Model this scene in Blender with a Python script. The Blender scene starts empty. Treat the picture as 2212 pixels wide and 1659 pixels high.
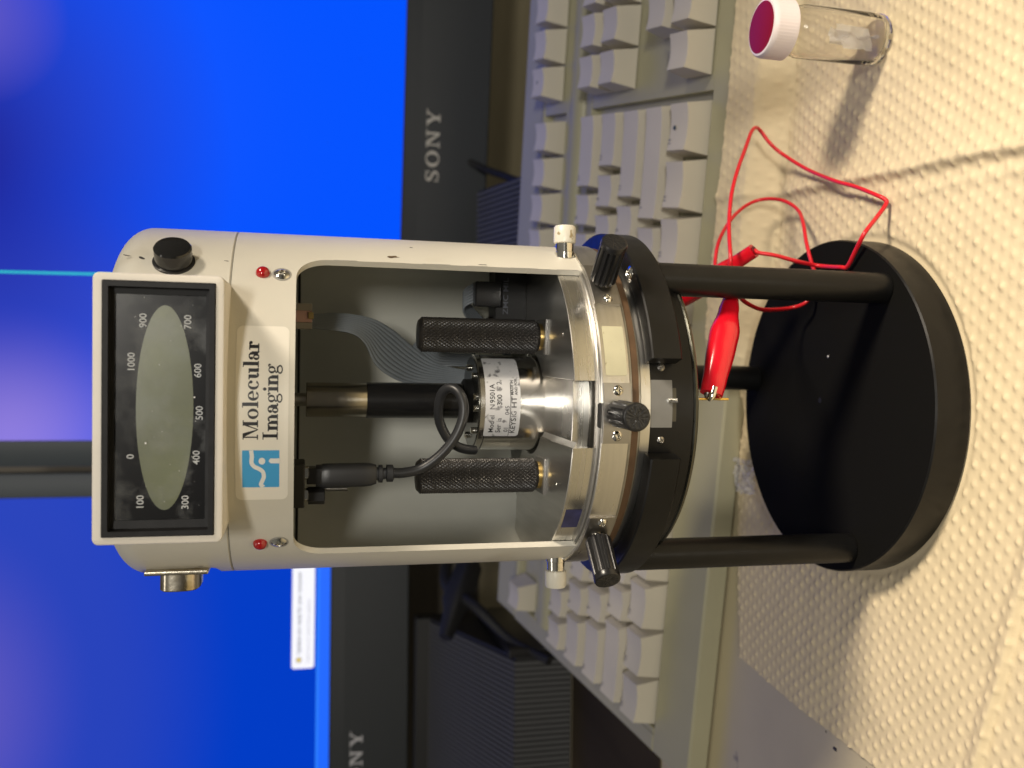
import bpy, math, random
from math import sin, cos, pi, radians as rad, sqrt, atan2, floor, hypot
from mathutils import Vector, Matrix, noise

random.seed(7)
MM = 0.001
S = bpy.context.scene
COL = S.collection

# ------------------------------------------------------------------ camera
PIT, ROLL = 0.2300, 0.0120
cam_d = bpy.data.cameras.new('camera')
cam = bpy.data.objects.new('camera', cam_d)
COL.objects.link(cam)
F_ = Vector((0, cos(PIT), -sin(PIT)))
U_ = Vector((0, sin(PIT), cos(PIT)))
R_ = Vector((1, 0, 0))
R2 = R_*cos(ROLL) + U_*sin(ROLL)
U2 = -R_*sin(ROLL) + U_*cos(ROLL)
# the photograph is lying on its side: picture right = world down, picture up = world right
mx = Matrix((-U2, R2, -F_)).transposed().to_4x4()
mx.translation = Vector((5.67, -266.26, 180.03))*MM
cam.matrix_world = mx
cam_d.sensor_fit = 'HORIZONTAL'
cam_d.sensor_width = 36
cam_d.lens = 36*1941.9/2212
cam_d.clip_start = 0.01
cam_d.clip_end = 20
cam_d.dof.use_dof = True
cam_d.dof.focus_distance = 0.238
cam_d.dof.aperture_fstop = 17
S.camera = cam

# ------------------------------------------------------------------ world, lamps, exposure
S.view_settings.view_transform = 'Standard'
S.view_settings.look = 'None'
S.view_settings.exposure = 0
S.view_settings.gamma = 1
W = bpy.data.worlds.new('World')
S.world = W
W.use_nodes = True
nt = W.node_tree
bg = nt.nodes['Background']
tc = nt.nodes.new('ShaderNodeTexCoord')
sp = nt.nodes.new('ShaderNodeSeparateXYZ')
nt.links.new(tc.outputs['Generated'], sp.inputs[0])
cr = nt.nodes.new('ShaderNodeValToRGB')
mr = nt.nodes.new('ShaderNodeMapRange')
mr.inputs[1].default_value = -1
mr.inputs[2].default_value = 1
nt.links.new(sp.outputs[2], mr.inputs[0])
nt.links.new(mr.outputs[0], cr.inputs[0])
cr.color_ramp.elements[0].position = 0.40
cr.color_ramp.elements[0].color = (0.10, 0.09, 0.075, 1)
cr.color_ramp.elements[1].position = 0.75
cr.color_ramp.elements[1].color = (0.62, 0.58, 0.50, 1)
nt.links.new(cr.outputs[0], bg.inputs[0])
bg.inputs[1].default_value = 0.26


def area_lamp(name, loc, target, size, power, color, shape='DISK', size_y=None):
    d = bpy.data.lights.new(name, 'AREA')
    d.shape = shape
    d.size = size
    if size_y:
        d.size_y = size_y
    d.energy = power
    d.color = color
    o = bpy.data.objects.new(name, d)
    COL.objects.link(o)
    o.location = Vector(loc)*MM
    o.rotation_euler = (Vector(target) - Vector(loc)).to_track_quat('-Z', 'Y').to_euler()
    return o


# shaded desk lamp at the right front, its cone on the towel
ld = bpy.data.lights.new('desk_lamp_light', 'SPOT')
ld.energy = 36.5
ld.color = (1.0, 0.87, 0.70)
ld.shadow_soft_size = 0.072
ld.spot_size = rad(50)
ld.spot_blend = 1.0
lo = bpy.data.objects.new('desk_lamp_light', ld)
COL.objects.link(lo)
lo.location = Vector((480, -300, 540))*MM
lo.rotation_euler = (Vector((-40, -170, -60)) - Vector((480, -300, 540))).to_track_quat('-Z', 'Y').to_euler()
area_lamp('room_light', (150, -2400, 930), (0, 0, 120), 0.38, 24, (1.0, 0.95, 0.86), 'RECTANGLE', 0.22)
area_lamp('ceiling_light', (-500, -700, 1900), (0, 0, 100), 1.2, 3.5, (1.0, 0.93, 0.84), 'RECTANGLE', 0.3)

# ------------------------------------------------------------------ materials
MATS = {}


def mat(name, col, rough=0.5, metal=0.0, var=0.0, vscale=200, bump=0.0, bscale=1500, stretch=None,
        spec=None, coat=0.0, trans=0.0, alpha=1.0, emit=None, estr=1.0, dirt=None, dscale=300, dlo=0.6, dhi=0.7, rvar=0.0,
        ior=None, sheen=0.0):
    if name in MATS:
        return MATS[name]
    m = bpy.data.materials.new(name)
    m.use_nodes = True
    t = m.node_tree
    b = t.nodes['Principled BSDF']
    b.inputs['Base Color'].default_value = (*col, 1)
    b.inputs['Roughness'].default_value = rough
    b.inputs['Metallic'].default_value = metal
    if spec is not None:
        b.inputs['Specular IOR Level'].default_value = spec
    if ior:
        b.inputs['IOR'].default_value = ior
    b.inputs['Coat Weight'].default_value = coat
    b.inputs['Coat Roughness'].default_value = 0.08
    b.inputs['Transmission Weight'].default_value = trans
    b.inputs['Alpha'].default_value = alpha
    if sheen:
        b.inputs['Sheen Weight'].default_value = sheen
    if emit:
        b.inputs['Emission Color'].default_value = (*emit, 1)
        b.inputs['Emission Strength'].default_value = estr
    if var or bump or dirt or rvar:
        co = t.nodes.new('ShaderNodeTexCoord')
        mp = t.nodes.new('ShaderNodeMapping')
        t.links.new(co.outputs['Object'], mp.inputs[0])
        if stretch:
            mp.inputs['Scale'].default_value = stretch
    last = None
    if var:
        n = t.nodes.new('ShaderNodeTexNoise')
        n.inputs['Scale'].default_value = vscale
        n.inputs['Detail'].default_value = 6
        t.links.new(mp.outputs[0], n.inputs[0])
        r = t.nodes.new('ShaderNodeValToRGB')
        r.color_ramp.elements[0].position = 0.3
        r.color_ramp.elements[1].position = 0.7
        r.color_ramp.elements[0].color = (*[c*(1-var) for c in col], 1)
        r.color_ramp.elements[1].color = (*[min(1, c*(1+var)) for c in col], 1)
        t.links.new(n.outputs[0], r.inputs[0])
        last = r.outputs[0]
        t.links.new(last, b.inputs['Base Color'])
    if dirt:
        n = t.nodes.new('ShaderNodeTexNoise')
        n.inputs['Scale'].default_value = dscale
        n.inputs['Detail'].default_value = 5
        t.links.new(co.outputs['Object'], n.inputs[0])
        r = t.nodes.new('ShaderNodeMapRange')
        r.inputs[1].default_value = dlo
        r.inputs[2].default_value = dhi
        t.links.new(n.outputs[0], r.inputs[0])
        mxn = t.nodes.new('ShaderNodeMix')
        mxn.data_type = 'RGBA'
        t.links.new(r.outputs[0], mxn.inputs[0])
        if last:
            t.links.new(last, mxn.inputs[6])
        else:
            mxn.inputs[6].default_value = (*col, 1)
        mxn.inputs[7].default_value = (*dirt, 1)
        t.links.new(mxn.outputs[2], b.inputs['Base Color'])
    if rvar:
        n = t.nodes.new('ShaderNodeTexNoise')
        n.inputs['Scale'].default_value = vscale*1.7
        n.inputs['Detail'].default_value = 4
        t.links.new(mp.outputs[0], n.inputs[0])
        r = t.nodes.new('ShaderNodeMapRange')
        r.inputs[1].default_value = 0.3
        r.inputs[2].default_value = 0.7
        r.inputs[3].default_value = max(0.02, rough-rvar)
        r.inputs[4].default_value = rough+rvar
        t.links.new(n.outputs[0], r.inputs[0])
        t.links.new(r.outputs[0], b.inputs['Roughness'])
    if bump:
        n = t.nodes.new('ShaderNodeTexNoise')
        n.inputs['Scale'].default_value = bscale
        n.inputs['Detail'].default_value = 3
        t.links.new(mp.outputs[0], n.inputs[0])
        bp = t.nodes.new('ShaderNodeBump')
        bp.inputs['Strength'].default_value = 1.0
        bp.inputs['Distance'].default_value = bump*MM
        t.links.new(n.outputs[0], bp.inputs['Height'])
        t.links.new(bp.outputs[0], b.inputs['Normal'])
    MATS[name] = m
    return m


PAINT = mat('cream_paint', (0.63, 0.605, 0.53), 0.42, var=0.05, vscale=25, bump=0.03, bscale=1800,
            dirt=(0.45, 0.40, 0.30), dscale=45, dlo=0.62, dhi=0.95)
PAINT2 = mat('display_paint', (0.74, 0.70, 0.63), 0.5, var=0.04, vscale=60, bump=0.06, bscale=2500)
INNER = mat('inner_paint', (0.58, 0.585, 0.53), 0.45, var=0.06, vscale=30)
BLKAN = mat('black_anodised', (0.0065, 0.0064, 0.0064), 0.36, var=0.25, vscale=120, bump=0.006, bscale=3000, rvar=0.06, spec=0.3)
BLKTOP = mat('black_satin_top', (0.007, 0.0068, 0.0062), 0.8, rvar=0.05, vscale=40, spec=0.03)
BLKPL = mat('black_plastic', (0.013, 0.013, 0.014), 0.28, bump=0.03, bscale=900, spec=0.5)
BLKMAT = mat('black_matt', (0.010, 0.010, 0.010), 0.6)
KNURL = mat('black_knurled', (0.020, 0.018, 0.017), 0.36, spec=0.55)
RUBBER = mat('black_rubber', (0.022, 0.023, 0.026), 0.38, bump=0.02, bscale=700)
STEEL = mat('brushed_steel', (0.76, 0.74, 0.70), 0.26, 1.0, var=0.06, vscale=40, stretch=(1, 1, 9), rvar=0.05)
STEELT = mat('milled_steel_top', (0.60, 0.59, 0.57), 0.32, 1.0, var=0.08, vscale=40, stretch=(12, 1, 1), rvar=0.04)
STEELR = mat('ring_steel', (0.74, 0.72, 0.68), 0.33, 1.0, var=0.07, vscale=50, stretch=(1, 1, 12), rvar=0.06)
STEELB = mat('bracket_steel', (0.44, 0.42, 0.39), 0.38, 1.0, var=0.06, vscale=80)
STEELD = mat('dull_steel', (0.38, 0.37, 0.35), 0.35, 1.0, var=0.2, vscale=200)
CHROME = mat('chrome', (0.78, 0.76, 0.70), 0.12, 1.0, var=0.1, vscale=500)
BRASS = mat('brass', (0.72, 0.52, 0.20), 0.28, 1.0)
GOLD = mat('gold', (0.85, 0.58, 0.16), 0.22, 1.0)
NICKEL = mat('aged_nickel', (0.62, 0.57, 0.47), 0.22, 1.0, dirt=(0.35, 0.27, 0.12), dscale=260, dlo=0.5, dhi=0.72, bump=0.05, bscale=500)
GASK = mat('brown_gasket', (0.11, 0.06, 0.028), 0.6, var=0.2, vscale=200)
TAPE = mat('yellowed_tape', (0.50, 0.475, 0.33), 0.35, var=0.08, vscale=150, dirt=(0.25, 0.2, 0.1), dscale=500, dlo=0.66, dhi=0.72)
BLUEP = mat('patch_blue', (0.045, 0.045, 0.12), 0.4, var=0.3, vscale=300)
LABEL = mat('label_sticker', (0.80, 0.77, 0.69), 0.30, var=0.02, vscale=40)
LOGO = mat('logo_blue', (0.07, 0.37, 0.72), 0.35)
INK = mat('black_ink', (0.012, 0.012, 0.014), 0.4)
WINK = mat('white_ink', (0.8, 0.8, 0.78), 0.5)
LED = mat('red_led', (0.38, 0.005, 0.008), 0.12, spec=0.7, coat=0.5)
REDP = mat('red_boot', (0.62, 0.006, 0.018), 0.20, coat=0.35, spec=0.6, bump=0.02, bscale=350)
WIRE = mat('red_wire', (0.66, 0.015, 0.025), 0.32, spec=0.5)
LCD = mat('lcd', (0.19, 0.205, 0.11), 0.30, var=0.18, vscale=55, dirt=(0.24, 0.26, 0.20), dscale=80, dlo=0.48, dhi=0.75)
DIAL = mat('dial_black', (0.012, 0.012, 0.013), 0.25, spec=.2)
RIBBON = mat('grey_ribbon', (0.21, 0.235, 0.26), 0.42)
SLIDE = mat('grey_slide', (0.17, 0.17, 0.165), 0.28, var=0.1, vscale=120)
CAN = mat('scanner_steel', (0.80, 0.78, 0.74), 0.22, 1.0, var=0.06, vscale=60, bump=0.006, bscale=400, stretch=(1, 1, 0.12), rvar=0.05)
CANLAB = mat('worn_label', (0.66, 0.66, 0.67), 0.35, var=0.03, vscale=200, dirt=(0.16, 0.16, 0.17), dscale=420, dlo=0.60, dhi=0.70)
CHIP = mat('paint_chip', (0.10, 0.065, 0.03), 0.6, var=0.4, vscale=900)
CHIPD = mat('dark_chip', (0.035, 0.03, 0.035), 0.6)
PINK = mat('pink_component', (0.42, 0.25, 0.22), 0.5)
GREYC = mat('grey_component', (0.22, 0.20, 0.17), 0.5)
BORE = mat('bare_edge', (0.36, 0.35, 0.32), 0.4, 0.2, var=0.15, vscale=300)

# ------------------------------------------------------------------ mesh helpers (mm in, metres out)


class MB:
    def __init__(s):
        s.v = []
        s.f = []

    def add(s, vs, fs):
        o = len(s.v)
        s.v += [tuple(v) for v in vs]
        s.f += [tuple(i+o for i in f) for f in fs]

    def xf(s, M):
        s.v = [tuple(M @ Vector(v)) for v in s.v]
        return s

    def box(s, x0, x1, y0, y1, z0, z1, b=0.0):
        if b <= 0:
            vs = [(x, y, z) for z in (z0, z1) for y in (y0, y1) for x in (x0, x1)]
            s.add(vs, [(0, 2, 3, 1), (4, 5, 7, 6), (0, 1, 5, 4), (2, 6, 7, 3), (0, 4, 6, 2), (1, 3, 7, 5)])
            return s
        return s.rprism(x0, x1, y0, y1, z0, z1, b, 3, b)

    def rprism(s, x0, x1, y0, y1, z0, z1, r, n=4, cham=0.3):
        pts = []
        for cx, cy, a0 in ((x1-r, y1-r, 0), (x0+r, y1-r, 90), (x0+r, y0+r, 180), (x1-r, y0+r, 270)):
            for i in range(n+1):
                a = rad(a0+90*i/n)
                pts.append((cx+r*cos(a), cy+r*sin(a)))
        return s.prism(pts, z0, z1, cham)

    def prism(s, pts, z0, z1, cham=0.0):
        """pts counter-clockwise; chamfer by shrinking towards the centroid-inset outline"""
        n = len(pts)

        def inset(d):
            out = []
            for i in range(n):
                p0 = Vector(pts[i-1]); p1 = Vector(pts[i]); p2 = Vector(pts[(i+1) % n])
                e1 = (p1-p0); e2 = (p2-p1)
                n1 = Vector((-e1.y, e1.x)); n2 = Vector((-e2.y, e2.x))
                if n1.length < 1e-9: n1 = n2.copy()
                if n2.length < 1e-9: n2 = n1.copy()
                nn = (n1.normalized()+n2.normalized())
                if nn.length < 1e-6: nn = n1
                nn.normalize()
                out.append(p1+nn*d)
            return out
        rings = []
        if cham > 0:
            ins = inset(cham)
            rings = [[(p.x, p.y, z0) for p in ins], [(p[0], p[1], z0+cham) for p in pts],
                     [(p[0], p[1], z1-cham) for p in pts], [(p.x, p.y, z1) for p in ins]]
        else:
            rings = [[(p[0], p[1], z0) for p in pts], [(p[0], p[1], z1) for p in pts]]
        vs = [v for r in rings for v in r]
        fs = []
        for k in range(len(rings)-1):
            for i in range(n):
                j = (i+1) % n
                fs.append((k*n+i, k*n+j, (k+1)*n+j, (k+1)*n+i))
        fs.append(tuple(range(n-1, -1, -1)))
        fs.append(tuple((len(rings)-1)*n+i for i in range(n)))
        s.add(vs, fs)
        return s

    def lathe(s, prof, seg=96, a0=None, a1=None, caps=True):
        """prof: list of (r, z) ; angle measured from the front (-Y), positive to +X"""
        full = a0 is None
        if full:
            a0, a1 = 0, 360
        n = seg if full else seg+1
        vs = []
        for (r, z) in prof:
            for i in range(n):
                a = rad(a0+(a1-a0)*i/seg)
                vs.append((r*sin(a), -r*cos(a), z))
        fs = []
        m = len(prof)
        for k in range(m-1):
            for i in range(seg):
                j = (i+1) % n
                fs.append((k*n+i, k*n+j, (k+1)*n+j, (k+1)*n+i))
        if not full and caps:
            fs.append(tuple(k*n for k in range(m-1, -1, -1)))
            fs.append(tuple(k*n+n-1 for k in range(m)))
        s.add(vs, fs)
        return s

    def disc(s, r, z, seg=64, flip=False):
        vs = [(r*cos(2*pi*i/seg), r*sin(2*pi*i/seg), z) for i in range(seg)]
        s.add(vs, [tuple(range(seg)) if not flip else tuple(range(seg-1, -1, -1))])
        return s

    def rod(s, prof, seg=32, M=None):
        """solid of revolution about local z; prof (r,z); closed with discs"""
        vs = []
        for (r, z) in prof:
            for i in range(seg):
                a = 2*pi*i/seg
                vs.append((r*cos(a), r*sin(a), z))
        fs = []
        m = len(prof)
        for k in range(m-1):
            for i in range(seg):
                j = (i+1) % seg
                fs.append((k*seg+i, k*seg+j, (k+1)*seg+j, (k+1)*seg+i))
        fs.append(tuple(range(seg-1, -1, -1)))
        fs.append(tuple((m-1)*seg+i for i in range(seg)))
        if M is not None:
            vs = [tuple(M @ Vector(v)) for v in vs]
        s.add(vs, fs)
        return s

    def tube(s, pts, r, seg=12, sub=8, close=True):
        P = [Vector(p) for p in pts]
        Q = []
        RR = []
        rr = r if isinstance(r, (list, tuple)) else [r]*len(P)
        n = len(P)
        for i in range(n-1):
            p0 = P[max(0, i-1)]; p1 = P[i]; p2 = P[i+1]; p3 = P[min(n-1, i+2)]
            for k in range(sub):
                t = k/sub
                Q.append(0.5*((2*p1)+(-p0+p2)*t+(2*p0-5*p1+4*p2-p3)*t*t+(-p0+3*p1-3*p2+p3)*t*t*t))
                RR.append(rr[i]*(1-t)+rr[i+1]*t)
        Q.append(P[-1]); RR.append(rr[-1])
        t0 = (Q[1]-Q[0]).normalized()
        up = t0.orthogonal().normalized()
        vs = []
        for i, q in enumerate(Q):
            t = (Q[min(i+1, len(Q)-1)]-Q[max(i-1, 0)]).normalized()
            up = (up-t*up.dot(t)).normalized()
            sd = t.cross(up)
            for k in range(seg):
                a = 2*pi*k/seg
                vs.append(tuple(q+(up*cos(a)+sd*sin(a))*RR[i]))
        fs = []
        for i in range(len(Q)-1):
            for k in range(seg):
                j = (k+1) % seg
                fs.append((i*seg+k, i*seg+j, (i+1)*seg+j, (i+1)*seg+k))
        if close:
            fs.append(tuple(range(seg-1, -1, -1)))
            fs.append(tuple((len(Q)-1)*seg+k for k in range(seg)))
        s.add(vs, fs)
        return s

    def mesh(s, name, material, smooth=None):
        me = bpy.data.meshes.new(name)
        me.from_pydata([(x*MM, y*MM, z*MM) for x, y, z in s.v], [], s.f)
        me.materials.append(material)
        me.validate()
        me.update()
        if smooth is not None:
            me.polygons.foreach_set('use_smooth', [True]*len(me.polygons))
            try:
                me.set_sharp_from_angle(angle=rad(smooth))
            except Exception:
                pass
        return me

    def build(s, name, material, parent=None, smooth=35, M=None, label=None, **kw):
        if M is not None:
            s.xf(M)
        o = bpy.data.objects.new(name, s.mesh(name, material, smooth))
        COL.objects.link(o)
        if parent is not None:
            o.parent = parent
        if label:
            o['label'] = label
        for k, v in kw.items():
            o[k] = v
        return o


def thing(name, label, cat, loc=(0, 0, 0), rz=0, group=None):
    o = bpy.data.objects.new(name, None)
    COL.objects.link(o)
    o.location = Vector(loc)*MM
    o.rotation_euler = (0, 0, rz)
    o['label'] = label
    o['category'] = cat
    if group:
        o['group'] = group
    return o


def T(x, y, z):
    return Matrix.Translation((x, y, z))


def RZ(d):
    return Matrix.Rotation(rad(d), 4, 'Z')


def RX(d):
    return Matrix.Rotation(rad(d), 4, 'X')


def RY(d):
    return Matrix.Rotation(rad(d), 4, 'Y')


def aim(p, d):
    """local z along d, origin p"""
    q = Vector(d).to_track_quat('Z', 'Y').to_matrix().to_4x4()
    return Matrix.Translation(Vector(p)) @ q


def cyl_p(r, a, z):
    return Vector((r*sin(rad(a)), -r*cos(rad(a)), z))


def cyl_d(a):
    return Vector((sin(rad(a)), -cos(rad(a)), 0))


def text_pts(txt, size, align='LEFT', bold=0.0, sx=1.0):
    """flat text as verts/faces in mm, x right, y up, baseline at 0"""
    c = bpy.data.curves.new('t', 'FONT')
    c.body = txt
    c.size = size
    c.align_x = align
    c.offset = bold
    c.resolution_u = 3
    o = bpy.data.objects.new('t', c)
    COL.objects.link(o)
    dg = bpy.context.evaluated_depsgraph_get()
    dg.update()
    me = bpy.data.meshes.new_from_object(o.evaluated_get(dg))
    vs = [(v.co.x*sx, v.co.y) for v in me.vertices]
    fs = [tuple(p.vertices) for p in me.polygons]
    bpy.data.objects.remove(o)
    bpy.data.curves.remove(c)
    bpy.data.meshes.remove(me)
    return vs, fs


def screw(parent, p, d, r=1.5, m=CHROME, dome=0.45, turn=20, depth=0.25):
    """pan head screw with a cross recess cut in its dome"""
    mb = MB()
    seg, rings = 40, 9
    vs = [(0, 0, r*dome)]
    fs = []
    for k in range(1, rings+1):
        rr = r*k/rings
        for i in range(seg):
            a = 2*pi*i/seg
            x, y = rr*cos(a), rr*sin(a)
            z = r*dome*(1-(rr/r)**2.6)
            c, s_ = cos(rad(turn)), sin(rad(turn))
            u, v = abs(x*c+y*s_), abs(-x*s_+y*c)
            if min(u, v) < r*0.15 and max(u, v) < r*0.62 or (u < r*.27 and v < r*.27):
                z -= r*depth*(1.6-max(u, v)/r)
            vs.append((x, y, z))
    vs[0] = (0, 0, r*dome-r*depth*1.6)
    for i in range(seg):
        fs.append((0, 1+i, 1+(i+1) % seg))
    for k in range(rings-1):
        for i in range(seg):
            j = (i+1) % seg
            fs.append((1+k*seg+i, 1+(k+1)*seg+i, 1+(k+1)*seg+j, 1+k*seg+j))
    o = len(vs)
    for i in range(seg):
        a = 2*pi*i/seg
        vs.append((r*cos(a), r*sin(a), -r*0.4))
    for i in range(seg):
        j = (i+1) % seg
        fs.append((1+(rings-1)*seg+i, o+i, o+j, 1+(rings-1)*seg+j))
    mb.add(vs, fs)
    return mb.build('screw', m, parent, 30, aim(p, d))


# ================================================================== SETTING
desk = MB()
desk.box(-900, 900, -600, 640, -30, 0)
DESKM = mat('grey_desk', (0.54, 0.47, 0.30), 0.38, var=0.06, vscale=20, dirt=(0.12, 0.10, 0.09), dscale=55, dlo=0.70, dhi=0.80, bump=0.02, bscale=600)
desk.build('desk', DESKM, None, None, kind='structure')
# hairline crack and a chip in the desk laminate
ck = MB()
cp = [(-117.2, -8.5), (-118.0, -10.2), (-117.5, -12.4), (-118.3, -14.6), (-117.9, -18), (-118.6, -24)]
for i in range(len(cp)-1):
    (x0, y0), (x1, y1) = cp[i], cp[i+1]
    ck.add([(x0-.12, y0, .05), (x0+.12, y0, .05), (x1+.12, y1, .05), (x1-.12, y1, .05)], [(0, 1, 2, 3)])
for cx, cy, rr in ((-118.5, 9, 1.0), (-114.6, 14.4, .45)):
    ck.add([(cx+rr*cos(a)*random.uniform(.6, 1.1), cy+rr*1.5*sin(a)*random.uniform(.6, 1.1), .05) for a in [k*2*pi/9 for k in range(9)]], [tuple(range(9))])
ck.build('desk_chip', CHIPD, None, None, kind='structure')

wall = MB()
wall.box(-1500, 1500, 660, 700, -300, 1500)
wall.build('wall', mat('taupe_wall', (0.17, 0.15, 0.12), 0.8, var=0.06, vscale=5), None, None, kind='structure')

# ------------------------------------------------------------------ paper towel
LA = (2.7, -3.5)
LB = (-2.6, -3.2)
det = LA[0]*LB[1]-LA[1]*LB[0]
E1 = (0.982, -0.19)
E2 = (0.19, 0.982)


def sstep(a, b, x):
    t = max(0.0, min(1.0, (x-a)/(b-a)))
    return t*t*(3-2*t)


def crease(x, y):
    # main fold: a soft ridge with a sharp dark side to the left
    h = 0.0
    xl = 68.5+(y+71)*0.1013 + 0.8*noise.noise((y*0.03, 3, 0))
    d = x-xl
    far = sstep(95, 20, y)
    if d > 0:
        h += (1.3+.8*far)*math.exp(-d/7)
    else:
        h += (1.3+.8*far)*math.exp(-(d/2.0)**2)
    # second smaller wrinkle
    xl2 = 62.5+(y+71)*0.06+0.8*noise.noise((y*0.04, 9, 0))
    d2 = x-xl2
    w2 = sstep(10, -40, y)
    h += 0.5*w2*math.exp(-(d2/1.8)**2)
    # hem fold along the near edge
    yh = -73-0.29*(x+48)+0.8*noise.noise((x*0.05, 0, 5))
    d3 = yh-y
    h += 1.6*sstep(-6, 0, d3)-1.5*sstep(0.0, 1.6, d3)
    return h


def towel_z(x, y):
    u = (x*LB[1]-y*LB[0])/det
    v = (-x*LA[1]+y*LA[0])/det
    du = u-floor(u)-.5
    dv = v-floor(v)-.5
    px = du*LA[0]+dv*LB[0]
    py = du*LA[1]+dv*LB[1]
    cell = (floor(u), floor(v))
    ra = 0.75+0.5*noise.noise((cell[0]*1.7, cell[1]*2.3, 4.2))
    d = (px*px+py*py)
    b = 0.74*ra*math.exp(-d/0.85)
    z = 0.55+b+crease(x, y)
    z += 0.9*max(0, noise.noise((x*0.021, y*0.021, 1.3)))+0.35*noise.noise((x*0.07, y*0.07, 7))+0.15
    z += 0.05*noise.noise((x*0.9, y*0.9, 2))
    ex = x*E1[0]+y*E1[1]
    ey = x*E2[0]+y*E2[1]
    side = sstep(-22, 12, ex)
    if side > 0:
        c = sstep(60, 72.4, ey)*11.2
        if ey > 72:
            c += 0.226*(ey-72)
        z = z*(1-side*sstep(60, 70, ey)*0.3)+side*c
    fl_ = sstep(54.8, 57.4, hypot(x, y))
    return 0.1+(max(z, 0.12)-0.1)*fl_


def towel_edge(x, y):
    return 0


tw = MB()
NX, NY = 560, 420
x_hi = 240
idx = {}
vs = []
for j in range(NY+1):
    t = j/NY
    for i in range(NX+1):
        s_ = i/NX
        # bottom and back outlines
        y0 = -104
        xl = -113.5 if True else 0
        # left outline runs (-122,-104) .. (-115,-14) .. (-111,40) .. (-107,77)
        y = None
        yl = y0+t*(77-y0)
        if yl < -14:
            xl = -122+(yl+104)/90*7
        elif yl < 40:
            xl = -115+(yl+14)/54*4
        else:
            xl = -111+(yl-40)/37*4
        xl += 0.5*noise.noise((yl*0.3, 1, 1))
        x = xl+s_*(x_hi-xl)
        # back edge: follows y=77..80 at the left, ey = 87 at the right
        yb_l = 77+(x+107)*0.03
        yb_r = (87-x*E2[0]*1.0)/E2[1]
        yb = yb_l+(yb_r-yb_l)*sstep(-20, 8, x)
        yb += 0.6*noise.noise((x*0.25, 2, 6))+0.4*noise.noise((x*0.9, 2, 6))
        y = y0+t*(yb-y0)
        vs.append((x, y, towel_z(x, y)))
fs = []
for j in range(NY):
    for i in range(NX):
        a = j*(NX+1)+i
        fs.append((a, a+1, a+NX+2, a+NX+1))
tw.add(vs, fs)
TOWEL = mat('towel_paper', (0.69, 0.58, 0.385), 0.85, var=0.03, vscale=60, bump=0.10, bscale=2600)
tb = TOWEL.node_tree.nodes['Principled BSDF']
tb.inputs['Specular IOR Level'].default_value = 0.15
o = tw.build('paper_towel', TOWEL, None, 60)
o['label'] = 'cream embossed paper towel with rows of raised dots, spread under the black stand'
o['category'] = 'paper towel'

# clear plastic scrap behind the base
pf = MB()
vs = []
n = 14
for j in range(n+1):
    for i in range(n+1):
        x = -38+14*i/n+1.5*noise.noise((i*.5, j*.4, 3))
        y = 62+16*j/n+1.5*noise.noise((i*.4, j*.5, 8))
        vs.append((x, y, 2.3+3.2*abs(noise.noise((i*.33, j*.33, 2.2)))+2.0*abs(noise.noise((i*.8, j*.8, 5)))))
pf.add(vs, [(j*(n+1)+i, j*(n+1)+i+1, (j+1)*(n+1)+i+1, (j+1)*(n+1)+i) for j in range(n) for i in range(n)])
o = pf.build('plastic_scrap', mat('clear_film', (0.75, 0.74, 0.76), 0.15, alpha=0.42, spec=0.9), None, 20)
o['label'] = 'crumpled scrap of clear plastic lying on the towel behind the round black base'
o['category'] = 'plastic scrap'

# ================================================================== STAND
stand = thing('instrument_stand', 'black three-legged stand with thick round base and notched support ring, on the paper towel', 'stand')
MB().lathe([(0.01, 0.2), (53.4, 0.2), (54, 0.7), (54, 11.0), (53.6, 11.5)], 160).build('base_disc', BLKAN, stand, 25)
MB().lathe([(53.6, 11.52), (0.01, 11.52)], 160).build('base_top', BLKTOP, stand, 25)
sk = MB()
for (x, y, r_) in ((1.5, 2.5, 0.9),):
    sk.rod([(r_, 11.45), (r_, 11.56)], 24, T(x, y, 0))
sk.build('base_hole', mat('hole', (0.002, 0.002, 0.002), 0.7), stand)
MB().rod([(.5, 11.45), (.35, 11.62)], 10, T(16, -2, 0)).build('base_speck', mat('speck', (0.45, 0.45, 0.45), 0.4), stand)
for a in (-71.3, 49, 169):
    MB().rod([(4.2, 11.5), (4.6, 11.9), (4.6, 84.2)], 48, T(*cyl_p(47, a, 0))).build('leg', BLKAN, stand, 30)
ring = MB()
# ring sector that leaves the front notch open, with a closed cross-section
prof = [(47.0, 92.6), (47.0, 84.2), (51.5, 84.2), (52, 84.7), (52, 92.2), (51.6, 92.6), (47.0, 92.6)]
ring.lathe(prof, 220, 14.2, 345.2)
ring.build('support_ring', BLKAN, stand, 25)
screw(stand, (36.2, -33.0, 92.7), (0, 0, 1), 2.3, CHROME, 0.3, 40)

# ================================================================== HEAD
head = thing('microscope_head', 'cream cylindrical microscope head with a dial display on top and an open front window', 'microscope', (0, 0, 0), rad(-2.2))
RH = 47.3
# shell with the large opening (outer, inner skin and cut edges)
half = 53.9
ztop_open, rc = 181.6, 8.0
arc_half = rad(half)*RH


def zlow(a):
    a = abs((a+180) % 360-180)
    if a >= half:
        return 104.6
    s_ = rad(a)*RH
    d = s_-(arc_half-rc)
    if d > 0:
        return ztop_open-(rc-sqrt(max(0, rc*rc-d*d)))
    return ztop_open


cols = []
a = -half
inner_as = [-half+0.0001]+[(-half+rc_/RH*180/pi) for rc_ in [8*(1-cos(rad(90*k/10))) for k in range(1, 11)]]
mid = [x for x in [-44+2*k for k in range(45)]]
ias = sorted(set([round(v, 5) for v in inner_as+[-v for v in inner_as]+mid]))
NZ = 10
oas = [half+(360-2*half)*k/130 for k in range(131)]
sh = MB()
seq = [(a, zlow(a)) for a in ias]+[(a, 104.6) for a in oas]
seq.append((seq[0][0]+360, seq[0][1]))
nv = NZ+1


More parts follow.
